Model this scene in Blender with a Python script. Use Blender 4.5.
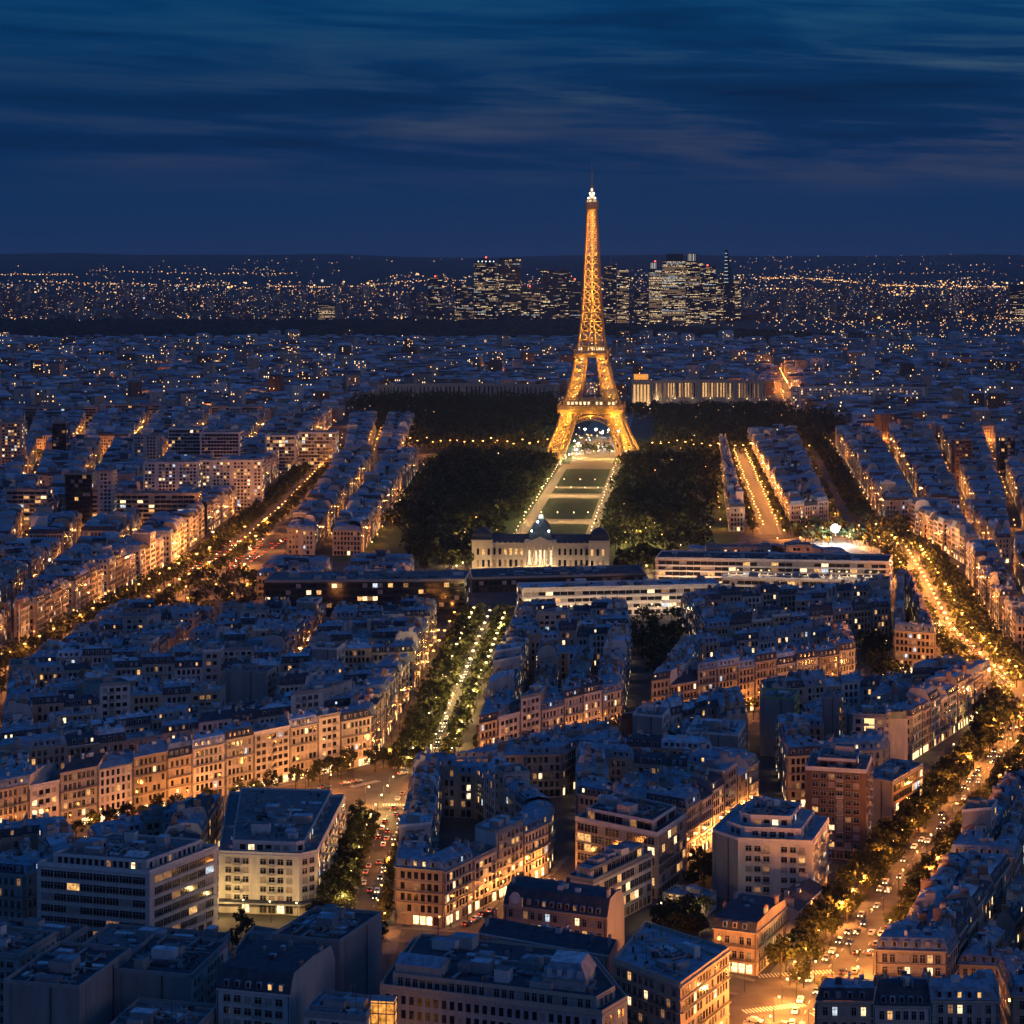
import bpy, math, random
from mathutils import Vector
R = math.radians
for _o in list(bpy.data.objects):
    bpy.data.objects.remove(_o)
SC = bpy.context.scene
COL = SC.collection
HAZE = 2.5e-5
H, F, HZ = 215.0, 2320.0, 262.0          # eye height (m), focal length (px), horizon row

# ------------------------------------------------------------------ camera
cam_d = bpy.data.cameras.new("camera")
cam_d.sensor_width = 36.0
cam_d.sensor_fit = 'HORIZONTAL'
cam_d.lens = F / 1024 * 36.0
cam_d.shift_y = -(512 - HZ) / 1024.0
cam_d.clip_start = 1.0
cam_d.clip_end = 80000.0
cam = bpy.data.objects.new("camera", cam_d)
cam.location = (0, 0, H)
cam.rotation_euler = (R(90), 0, 0)
COL.objects.link(cam)
SC.camera = cam

# ------------------------------------------------------------------ render settings
SC.view_settings.view_transform = 'Standard'
SC.view_settings.look = 'None'
SC.view_settings.exposure = 0.0
SC.view_settings.gamma = 1.0
cy = SC.cycles
cy.use_denoising = True
cy.use_adaptive_sampling = True
cy.adaptive_threshold = 0.025
cy.max_bounces = 4
cy.diffuse_bounces = 2
cy.glossy_bounces = 2
cy.transmission_bounces = 2
cy.transparent_max_bounces = 4
cy.volume_bounces = 0
cy.sample_clamp_indirect = 2.0
cy.caustics_reflective = False
cy.caustics_refractive = False
cy.use_light_tree = True

# ------------------------------------------------------------------ night sky
world = bpy.data.worlds.new("World")
SC.world = world
world.use_nodes = True
wt = world.node_tree
wt.nodes.clear()
def wn(t, **kw):
    n = wt.nodes.new(t)
    for k, v in kw.items():
        setattr(n, k, v)
    return n
def wl(a, b):
    wt.links.new(a, b)
w_out = wn('ShaderNodeOutputWorld')
w_bg = wn('ShaderNodeBackground')
w_tc = wn('ShaderNodeTexCoord')
w_sep = wn('ShaderNodeSeparateXYZ')
wl(w_tc.outputs['Generated'], w_sep.inputs[0])
w_ramp = wn('ShaderNodeValToRGB')
els = w_ramp.color_ramp.elements
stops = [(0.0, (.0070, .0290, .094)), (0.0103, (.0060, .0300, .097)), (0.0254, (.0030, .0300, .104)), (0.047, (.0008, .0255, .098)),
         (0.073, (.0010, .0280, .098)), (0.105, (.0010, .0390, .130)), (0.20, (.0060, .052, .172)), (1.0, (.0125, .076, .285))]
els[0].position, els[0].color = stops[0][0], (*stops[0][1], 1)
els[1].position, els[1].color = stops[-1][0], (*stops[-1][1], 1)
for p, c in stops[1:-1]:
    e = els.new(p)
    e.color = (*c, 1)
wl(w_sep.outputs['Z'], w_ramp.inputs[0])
# streaked evening cloud
def w_math(op, a, b=None):
    n = wn('ShaderNodeMath', operation=op)
    for i, v in enumerate((a, b)):
        if v is None:
            continue
        if isinstance(v, (int, float)):
            n.inputs[i].default_value = v
        else:
            wl(v, n.inputs[i])
    return n.outputs[0]
w_cmb = wn('ShaderNodeCombineXYZ')
wl(w_math('MULTIPLY', w_sep.outputs['X'], 5.0), w_cmb.inputs[0])
wl(w_math('MULTIPLY', w_math('ADD', w_sep.outputs['Z'], w_math('MULTIPLY', w_sep.outputs['X'], 0.035)), 62.0), w_cmb.inputs[2])
w_no = wn('ShaderNodeTexNoise')
w_no.inputs['Scale'].default_value = 1.0
w_no.inputs['Detail'].default_value = 7.0
w_no.inputs['Roughness'].default_value = 0.62
w_no.inputs['Distortion'].default_value = 0.35
wl(w_cmb.outputs[0], w_no.inputs['Vector'])
w_cr = wn('ShaderNodeValToRGB')
w_cr.color_ramp.elements[0].position = 0.47
w_cr.color_ramp.elements[0].color = (0, 0, 0, 1)
w_cr.color_ramp.elements[1].position = 0.66
w_cr.color_ramp.elements[1].color = (1, 1, 1, 1)
wl(w_no.outputs['Fac'], w_cr.inputs[0])
w_band = wn('ShaderNodeValToRGB')            # clouds live between about 2 and 7 degrees
be = w_band.color_ramp.elements
be[0].position, be[0].color = 0.026, (0, 0, 0, 1)
be[1].position, be[1].color = 0.30, (.3, .3, .3, 1)
for p, v in ((0.052, 1), (0.13, 1)):
    e = be.new(p)
    e.color = (v, v, v, 1)
wl(w_sep.outputs['Z'], w_band.inputs[0])
w_f = w_math('MULTIPLY', w_math('MULTIPLY', w_cr.outputs[0], w_band.outputs[0]), w_math('ADD', 0.72, w_math('MULTIPLY', w_sep.outputs['X'], 2.0)))
w_ccol = wn('ShaderNodeValToRGB')            # low clouds mauve grey, higher ones teal grey
ce = w_ccol.color_ramp.elements
ce[0].position, ce[0].color = 0.05, (.052, .064, .112, 1)
ce[1].position, ce[1].color = 0.11, (.012, .085, .170, 1)
wl(w_sep.outputs['Z'], w_ccol.inputs[0])
w_mix = wn('ShaderNodeMixRGB')
wl(w_f, w_mix.inputs[0])
wl(w_ramp.outputs[0], w_mix.inputs[1])
wl(w_ccol.outputs[0], w_mix.inputs[2])
# the darker cloud bars
w_dk = wn('ShaderNodeValToRGB')
w_dk.color_ramp.elements[0].position = 0.30
w_dk.color_ramp.elements[0].color = (.55, .55, .6, 1)
w_dk.color_ramp.elements[1].position = 0.48
w_dk.color_ramp.elements[1].color = (1, 1, 1, 1)
wl(w_no.outputs['Fac'], w_dk.inputs[0])
w_mul = wn('ShaderNodeMixRGB', blend_type='MULTIPLY')
wl(w_band.outputs[0], w_mul.inputs[0])
wl(w_mix.outputs[0], w_mul.inputs[1])
wl(w_dk.outputs[0], w_mul.inputs[2])
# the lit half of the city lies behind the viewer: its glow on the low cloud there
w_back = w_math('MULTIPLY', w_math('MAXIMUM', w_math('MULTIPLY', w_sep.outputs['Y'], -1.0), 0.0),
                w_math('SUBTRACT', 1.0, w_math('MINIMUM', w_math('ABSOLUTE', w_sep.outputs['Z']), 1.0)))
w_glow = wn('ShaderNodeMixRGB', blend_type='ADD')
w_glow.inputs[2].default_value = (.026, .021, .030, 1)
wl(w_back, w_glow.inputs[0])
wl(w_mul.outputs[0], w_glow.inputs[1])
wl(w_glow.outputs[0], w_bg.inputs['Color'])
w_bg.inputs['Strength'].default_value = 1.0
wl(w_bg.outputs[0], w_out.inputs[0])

# ------------------------------------------------------------------ added weak directional lamp standing in for city glow, from behind right
sd = bpy.data.lights.new("city_glow_fill", 'SUN')
sd.energy = 0.17
sd.angle = R(25)
sd.color = (1.0, .74, .80)
city_glow_fill = bpy.data.objects.new("city_glow_fill", sd)
city_glow_fill.rotation_euler = (R(80), 0, R(60))
COL.objects.link(city_glow_fill)

# ------------------------------------------------------------------ helpers
def P(px, py, z=0.0):
    Y = (H - z) * F / (py - HZ)
    return ((px - 512) * Y / F, Y)
def lerp(a, b, t):
    return (a[0] + (b[0] - a[0]) * t, a[1] + (b[1] - a[1]) * t)
def seen(poly, m=25.0):
    for x, y in poly:
        if y > 560 and abs(x) < .2207 * y + m:
            return True
    return False

class MB:
    """collects faces for one mesh"""
    __slots__ = ('v', 'f', 'm')
    def __init__(s):
        s.v, s.f, s.m = [], [], []
    def face(s, pts, m=0):
        n = len(s.v)
        s.v.extend(pts)
        s.f.append(tuple(range(n, n + len(pts))))
        s.m.append(m)
    def prism(s, poly, z0, z1, ms=0, mt=None, bottom=False):
        n = len(poly)
        for i in range(n):
            a, b = poly[i], poly[(i + 1) % n]
            s.face([(a[0], a[1], z0), (b[0], b[1], z0), (b[0], b[1], z1), (a[0], a[1], z1)], ms)
        s.face([(p[0], p[1], z1) for p in poly], ms if mt is None else mt)
        if bottom:
            s.face([(p[0], p[1], z0) for p in reversed(poly)], ms)
    def taper(s, poly, z0, poly1, z1, ms=0, mt=None):
        n = len(poly)
        for i in range(n):
            a, b = poly[i], poly[(i + 1) % n]
            c, d = poly1[(i + 1) % n], poly1[i]
            s.face([(a[0], a[1], z0), (b[0], b[1], z0), (c[0], c[1], z1), (d[0], d[1], z1)], ms)
        s.face([(p[0], p[1], z1) for p in poly1], ms if mt is None else mt)
    def obox(s, cx, cy_, ax, lx, ly, z0, z1, ms=0, mt=None):
        c, n = math.cos(ax), math.sin(ax)
        pts = [(cx + c * u - n * w, cy_ + n * u + c * w) for u, w in ((-lx / 2, -ly / 2), (lx / 2, -ly / 2), (lx / 2, ly / 2), (-lx / 2, ly / 2))]
        s.prism(pts, z0, z1, ms, mt, True)
    def bar(s, a, b, t, m=0, t2=None):
        a, b = Vector(a), Vector(b)
        d = b - a
        if d.length < 1e-6:
            return
        d.normalize()
        u = d.cross(Vector((0, 0, 1)))
        if u.length < 1e-3:
            u = Vector((1, 0, 0))
        u.normalize()
        w = d.cross(u)
        t2 = t if t2 is None else t2
        qa = [a + u * (t / 2) * i + w * (t / 2) * j for i, j in ((-1, -1), (1, -1), (1, 1), (-1, 1))]
        qb = [b + u * (t2 / 2) * i + w * (t2 / 2) * j for i, j in ((-1, -1), (1, -1), (1, 1), (-1, 1))]
        qa = [tuple(p) for p in qa]
        qb = [tuple(p) for p in qb]
        for k in range(4):
            s.face([qa[k], qa[(k + 1) % 4], qb[(k + 1) % 4], qb[k]], m)
        s.face(qa[::-1], m)
        s.face(qb, m)
    def ring(s, pts, rad, n=8, m=0, cap=True):
        """lathe: list of (z, radius) about pts=(x, y)"""
        prev = None
        for z, r in rad:
            c = [(pts[0] + r * math.cos(2 * math.pi * k / n), pts[1] + r * math.sin(2 * math.pi * k / n), z) for k in range(n)]
            if prev:
                for k in range(n):
                    s.face([prev[k], prev[(k + 1) % n], c[(k + 1) % n], c[k]], m)
            prev = c
        if cap:
            s.face(prev, m)
    def add(s, o, mo=0):
        n = len(s.v)
        s.v.extend(o.v)
        s.f.extend(tuple(i + n for i in f) for f in o.f)
        s.m.extend(o.m if not mo else [i + mo for i in o.m])
    def mesh(s, name, mats, org=(0, 0, 0), smooth=False):
        me = bpy.data.meshes.new(name)
        ox, oy, oz = org
        used = sorted(set(s.m))
        idx = {k: i for i, k in enumerate(used)}
        me.from_pydata([(a - ox, b - oy, c - oz) for a, b, c in s.v], [], s.f)
        for k in used:
            me.materials.append(mats[k])
        me.polygons.foreach_set('material_index', [idx[k] for k in s.m])
        if smooth:
            me.polygons.foreach_set('use_smooth', [True] * len(s.f))
        me.update()
        return me

def link(name, data, parent=None, loc=None, rz=None):
    o = bpy.data.objects.new(name, data)
    COL.objects.link(o)
    if parent is not None:
        o.parent = parent
    if loc is not None:
        o.location = loc
    if rz is not None:
        o.rotation_euler = (0, 0, rz)
    return o
def tag(o, label=None, cat=None, group=None, kind=None):
    if label: o['label'] = label
    if cat: o['category'] = cat
    if group: o['group'] = group
    if kind: o['kind'] = kind
    return o
ORD = ['first', 'second', 'third', 'fourth', 'fifth', 'sixth', 'seventh', 'eighth', 'ninth', 'tenth', 'eleventh', 'twelfth', 'thirteenth',
       'fourteenth', 'fifteenth', 'sixteenth', 'seventeenth', 'eighteenth', 'nineteenth', 'twentieth']
TENS = ['', '', 'twenty', 'thirty', 'forty', 'fifty', 'sixty', 'seventy', 'eighty', 'ninety']
def ordn(i):
    if i < 20:
        return ORD[i]
    i += 1
    if i >= 100:
        return 'hundred-and-' + ordn(i - 101) if i > 100 else 'hundredth'
    if i % 10 == 0:
        return {2: 'twentieth', 3: 'thirtieth', 4: 'fortieth', 5: 'fiftieth', 6: 'sixtieth', 7: 'seventieth', 8: 'eightieth', 9: 'ninetieth'}[i // 10]
    return TENS[i // 10] + '-' + ORD[i % 10 - 1]

# ------------------------------------------------------------------ materials
def mat(name, col, rough=.75, metal=0.0, var=.25, scale=.35, streak=0.0, spec=.3, bump=0.0, col2=None):
    m = bpy.data.materials.new(name)
    m.use_nodes = True
    t = m.node_tree
    b = t.nodes['Principled BSDF']
    b.inputs['Roughness'].default_value = rough
    b.inputs['Metallic'].default_value = metal
    b.inputs['Specular IOR Level'].default_value = spec
    tc = t.nodes.new('ShaderNodeTexCoord')
    mp = t.nodes.new('ShaderNodeMapping')
    mp.inputs['Scale'].default_value = (1, 1, .22 if streak else 1)
    no = t.nodes.new('ShaderNodeTexNoise')
    no.inputs['Scale'].default_value = scale
    no.inputs['Detail'].default_value = 5
    no.inputs['Roughness'].default_value = .65
    t.links.new(tc.outputs['Object'], mp.inputs[0])
    t.links.new(mp.outputs[0], no.inputs['Vector'])
    rp = t.nodes.new('ShaderNodeValToRGB')
    e = rp.color_ramp.elements
    c2 = col2 or tuple(c * (1 - 1.6 * var) for c in col)
    e[0].position, e[0].color = .3, (*[max(0, c) for c in c2], 1)
    e[1].position, e[1].color = .7, (*[min(.95, c * (1 + var)) for c in col], 1)
    t.links.new(no.outputs['Fac'], rp.inputs[0])
    t.links.new(rp.outputs[0], b.inputs['Base Color'])
    if bump:
        bp = t.nodes.new('ShaderNodeBump')
        bp.inputs['Strength'].default_value = bump
        bp.inputs['Distance'].default_value = .2
        t.links.new(no.outputs['Fac'], bp.inputs['Height'])
        t.links.new(bp.outputs[0], b.inputs['Normal'])
    return m
def emit(name, col, strength, sample=False, base=(.02, .02, .02)):
    m = bpy.data.materials.new(name)
    m.use_nodes = True
    b = m.node_tree.nodes['Principled BSDF']
    b.inputs['Base Color'].default_value = (*base, 1)
    b.inputs['Emission Color'].default_value = (*col, 1)
    b.inputs['Emission Strength'].default_value = strength
    m.cycles.emission_sampling = 'AUTO' if sample else 'NONE'
    return m
def glow_pane(name, col, strength):
    """lit window: uneven brightness, as of a room with a lamp and curtains"""
    m = emit(name, col, strength)
    t = m.node_tree
    b = t.nodes['Principled BSDF']
    tc = t.nodes.new('ShaderNodeTexCoord')
    no = t.nodes.new('ShaderNodeTexNoise')
    no.inputs['Scale'].default_value = .9
    no.inputs['Detail'].default_value = 2
    mr = t.nodes.new('ShaderNodeMapRange')
    mr.inputs['From Min'].default_value = .3
    mr.inputs['From Max'].default_value = .7
    mr.inputs['To Min'].default_value = strength * .25
    mr.inputs['To Max'].default_value = strength * 1.5
    t.links.new(tc.outputs['Object'], no.inputs['Vector'])
    t.links.new(no.outputs['Fac'], mr.inputs['Value'])
    t.links.new(mr.outputs[0], b.inputs['Emission Strength'])
    return m

WALLS = [('cream stone', (.46, .37, .28)), ('pale grey', (.42, .40, .39)), ('white plaster', (.62, .58, .55)),
         ('pinkish stone', (.44, .33, .27)), ('tan', (.36, .29, .22)), ('brown brick', (.17, .105, .08))]
ROOFS = [('zinc', (.24, .31, .39)), ('slate', (.055, .065, .085)), ('weathered zinc', (.50, .57, .65)), ('gravel', (.17, .17, .18))]
MATS = []
def M_(m):
    MATS.append(m)
    return len(MATS) - 1
W0 = len(MATS)
for n, c in WALLS:
    M_(mat('wall ' + n, c, .85, 0, .16, .5, 1))
R0 = len(MATS)
for n, c in ROOFS:
    M_(mat('roof ' + n, c, .5 if 'zinc' in n else .8, 0, .35, .45, 0, .4))
PLASTERS = [M_(mat('grey gable plaster', (.30, .28, .28), .9, 0, .15, .25, 1)), M_(mat('warm gable plaster', (.42, .33, .27), .9, 0, .15, .25, 1)), M_(mat('white gable plaster', (.62, .60, .58), .9, 0, .12, .25, 1))]
PLASTER = M_(mat('blind gable plaster', (.47, .43, .41), .9, 0, .13, .25, 1))
BRICKCH = M_(mat('chimney brick', (.27, .18, .14), .9, 0, .25, 1.2))
POT = M_(mat('clay chimney pots', (.42, .19, .09), .8, 0, .15, 2))
IRON = M_(mat('dark railing iron', (.025, .025, .028), .5))
TRIM = M_(mat('stone cornice', (.48, .41, .33), .8, 0, .12, .6))
FRAME = M_(mat('painted window frame', (.55, .53, .5), .6, 0, .08, 1))
GLASS = M_(mat('dark window glass', (.012, .014, .02), .12, 0, .3, .6, 0, .6))
BLIND = M_(mat('drawn window shutter', (.33, .30, .28), .7, 0, .2, 1.5))
LITA = M_(glow_pane('amber lit window', (1, .52, .17), 1.15))
LITB = M_(glow_pane('warm white lit window', (1, .72, .38), 2.0))
LITC = M_(glow_pane('dim lit window', (1, .46, .17), .32))
LITD = M_(glow_pane('cool lit window', (.75, .88, 1), 1.0))
SHOP = M_(glow_pane('lit shop front', (1, .66, .30), 3.0))
DARK = M_(mat('dark shop front', (.05, .045, .045), .5))
LAWN = M_(mat('lawn grass', (.045, .085, .025), .95, 0, .3, .15))
LEAF = M_(mat('tree leaves', (.042, .050, .013), .8, 0, .4, .5))
BARK = M_(mat('tree bark', (.07, .05, .035), .9, 0, .3, 3))
METAL = M_(mat('galvanised roof metal', (.30, .31, .33), .45, .3, .15, .8))
WHITE = M_(mat('white painted concrete', (.66, .64, .62), .75, 0, .1, .5))
CONC = M_(mat('concrete', (.33, .32, .31), .85, 0, .15, .4))
GREENW = M_(mat('pale green plaster', (.30, .40, .16), .85, 0, .12, .4))
OCHRE = M_(mat('ochre plaster', (.42, .30, .10), .85, 0, .12, .4))
ASPH = M_(mat('asphalt', (.095, .088, .084), .8, 0, .25, .12))
PAVE = M_(mat('pavement stone', (.17, .155, .14), .85, 0, .2, .3))
PAINT = M_(mat('road paint', (.62, .60, .56), .7, 0, .15, .7))
LSTRIP = M_(emit('lit stairwell glass', (1, .62, .26), 1.6))
ORANGEBOX = M_(glow_pane('orange lit lift shaft', (1, .38, .06), 1.1))
CURT = M_(mat('curtain wall glass', (.03, .035, .045), .15, 0, .3, .3, 0, .6))
GROUND = M_(mat('ground', (.085, .078, .072), .9, 0, .35, .05))
GRAVELP = M_(mat('sandy path', (.30, .25, .19), .95, 0, .12, .3))
FOREST = M_(mat('far woodland', (.022, .030, .016), .95, 0, .4, .02))

def inset(poly, d):
    n = len(poly)
    L = []
    for i in range(n):
        a, b = poly[i], poly[(i + 1) % n]
        dx, dy = b[0] - a[0], b[1] - a[1]
        l = math.hypot(dx, dy) or 1e-9
        nx, ny = -dy / l, dx / l
        L.append((a[0] + nx * d, a[1] + ny * d, dx / l, dy / l))
    out = []
    for i in range(n):
        x1, y1, dx1, dy1 = L[i - 1]
        x2, y2, dx2, dy2 = L[i]
        den = dx1 * dy2 - dy1 * dx2
        if abs(den) < 1e-6:
            out.append((x2, y2))
            continue
        t = ((x2 - x1) * dy2 - (y2 - y1) * dx2) / den
        out.append((x1 + dx1 * t, y1 + dy1 * t))
    return out
def area(p):
    return .5 * sum(p[i - 1][0] * p[i][1] - p[i][0] * p[i - 1][1] for i in range(len(p)))
def ccw(p):
    return p if area(p) > 0 else p[::-1]
def minwidth(p):
    best = 1e9
    for i in range(len(p)):
        a, b = p[i - 1], p[i]
        l = math.hypot(b[0] - a[0], b[1] - a[1]) or 1e-9
        best = min(best, max(((q[0] - a[0]) * (a[1] - b[1]) + (q[1] - a[1]) * (b[0] - a[0])) / l for q in p))
    return best
def inside(p, q):
    for i in range(len(p)):
        a, b = p[i - 1], p[i]
        if (b[0] - a[0]) * (q[1] - a[1]) - (b[1] - a[1]) * (q[0] - a[0]) < 0:
            return False
    return True
def centroid(p):
    return (sum(a[0] for a in p) / len(p), sum(a[1] for a in p) / len(p))

# ------------------------------------------------------------------ building generator
WINDOW_ODDS = [(GLASS, .77), (BLIND, .13), (LITC, .035), (LITA, .032), (LITB, .024), (LITD, .009)]
def pick_window(rng, lit=1.0):
    r = rng.random()
    acc = 0
    for k, p in WINDOW_ODDS[2:]:
        acc += p * lit
        if r < acc:
            return k
    return BLIND if r > .86 else GLASS

class Bld:
    def __init__(s):
        s.wall, s.roof = MB(), MB()
        s.chim, s.dorm, s.balc, s.extra, s.wins = [], [], [], [], []
        s.poly, s.h = [], 0
        s.label = s.cat = s.group = None
        s.name = 'apartment_building'
        s.hero = False
    def merge(s, o):
        s.wall.add(o.wall)
        s.roof.add(o.roof)
        for k in ('chim', 'dorm', 'balc', 'extra', 'wins'):
            getattr(s, k).extend(getattr(o, k))
        s.poly = s.poly + o.poly
        s.h = max(s.h, o.h)

def facing(a, b, tol=-.12):
    dx, dy = b[0] - a[0], b[1] - a[1]
    l = math.hypot(dx, dy) or 1e-9
    nx, ny = dy / l, -dx / l
    mx, my = (a[0] + b[0]) / 2, (a[1] + b[1]) / 2
    d = math.hypot(mx, my)
    return (nx * -mx + ny * -my) / d > tol

def facade(B, a, b, h, rng, style, lod, lit=1.0, shops=0.0, z0=0.0, trim=TRIM):
    """windows, string courses and balconies on the wall from a to b (outside on its right)"""
    dx, dy = b[0] - a[0], b[1] - a[1]
    L = math.hypot(dx, dy)
    if L < 3:
        return
    ux, uy = dx / L, dy / L
    nx, ny = uy, -ux
    ang = math.atan2(uy, ux)
    def strip(z, hgt, dep, m, mb=None, inset_=0.0):
        (mb or B.wall).obox(a[0] + ux * L / 2 + nx * dep / 2, a[1] + uy * L / 2 + ny * dep / 2, ang, L - .1 - inset_, dep, z, z + hgt, m)
    gf = 4.0 if z0 == 0 else 0.3
    fl = 3.15
    if style == 'band':
        fl, ww, wh, sp = 3.3, 4.2, 2.1, 4.5
    elif style == 'modern':
        ww, wh, sp, fl = 1.95, 1.75, 2.95, 2.95
    elif style == 'glass':
        ww, wh, sp, fl = 2.8, 2.5, 3.05, 3.3
    else:
        ww, wh, sp = rng.choice((1.25, 1.4)), 2.2, rng.choice((2.1, 2.3, 2.5))
    n = max(1, int((L - 1.2) / sp))
    off = (L - n * sp) / 2
    nf = max(1, int((h - z0 - gf - .4) / fl))
    fl = (h - z0 - gf - .45) / nf
    if z0 == 0:
        if lod < 2:
            strip(gf - .35, .3, .28, trim)
        for k in range(n):
            if rng.random() < .8:
                cx = off + sp * (k + .5)
                kind = SHOP if rng.random() < shops else (DARK if rng.random() < .6 else GLASS)
                B.wins.append((a[0] + ux * cx + nx * .05, a[1] + uy * cx + ny * .05, .5, ang, min(sp * .8, 3.0), 2.7, kind))
    bal = {1, nf - 2} if style == 'haus' else set()
    for f in range(nf):
        z = z0 + gf + fl * f + (fl - wh) * .35
        for k in range(n):
            if style == 'modern' and n > 6 and k % 6 == 3:
                continue
            cx = off + sp * (k + .5)
            B.wins.append((a[0] + ux * cx + nx * .05, a[1] + uy * cx + ny * .05, z, ang, ww, wh, pick_window(rng, lit)))
        if style == 'haus' and f in bal and lod < 3:
            m = MB()
            zz = z0 + gf + fl * f
            m.obox(a[0] + ux * L / 2 + nx * .4, a[1] + uy * L / 2 + ny * .4, ang, L - .5, .8, zz - .2, zz - .02, trim)
            for q in (.28, .62, .95):
                m.obox(a[0] + ux * L / 2 + nx * .76, a[1] + uy * L / 2 + ny * .76, ang, L - .5, .05, zz + q, zz + q + .07, IRON)
            if lod == 0:
                t = .4
                while t < L - .3:
                    m.obox(a[0] + ux * t + nx * .76, a[1] + uy * t + ny * .76, ang, .06, .04, zz, zz + .97, IRON)
                    t += .42
            (B.balc.append(m) if lod < 2 else B.wall.add(m))
        elif style == 'modern' and lod < 2 and n > 2:
            for k in range(n):
                if (k * 5 + n) % 4 == 1:
                    cx = off + sp * (k + .5)
                    m = MB()
                    zz = z0 + gf + fl * f
                    m.obox(a[0] + ux * cx + nx * .6, a[1] + uy * cx + ny * .6, ang, 2.7, 1.2, zz - .2, zz, trim)
                    m.obox(a[0] + ux * cx + nx * 1.15, a[1] + uy * cx + ny * 1.15, ang, 2.7, .08, zz, zz + .95, CONC)
                    B.balc.append(m)
        elif style == 'band':
            strip(z0 + gf + fl * f - (.28 if lod == 0 else .75), .34 if lod == 0 else .95, .22 if lod == 0 else .5, trim)
    if style == 'haus' and lod < 3 and nf > 3:
        strip(z0 + gf + fl * (nf - 1) - .25, .25, .35, trim)
    if lod < 2 or style != 'haus':
        strip(h - .45, .45, .5 if style == 'haus' else .2, trim)

def chimney(B, x, y, ang, ln, z0, z1, rng, lod):
    m = MB()
    m.obox(x, y, ang, ln, .6, z0, z1, rng.choice((BRICKCH, PLASTER, PLASTER)))
    m.obox(x, y, ang, ln + .12, .72, z1, z1 + .12, TRIM)
    if lod < 2:
        k = max(2, int(ln / .55))
        for i in range(k):
            t = (i + .5) / k - .5
            c, s_ = math.cos(ang), math.sin(ang)
            m.obox(x + c * ln * t, y + s_ * ln * t, ang, .26, .26, z1 + .12, z1 + .55 + .25 * rng.random(), POT)
    B.chim.append(m)

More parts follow.
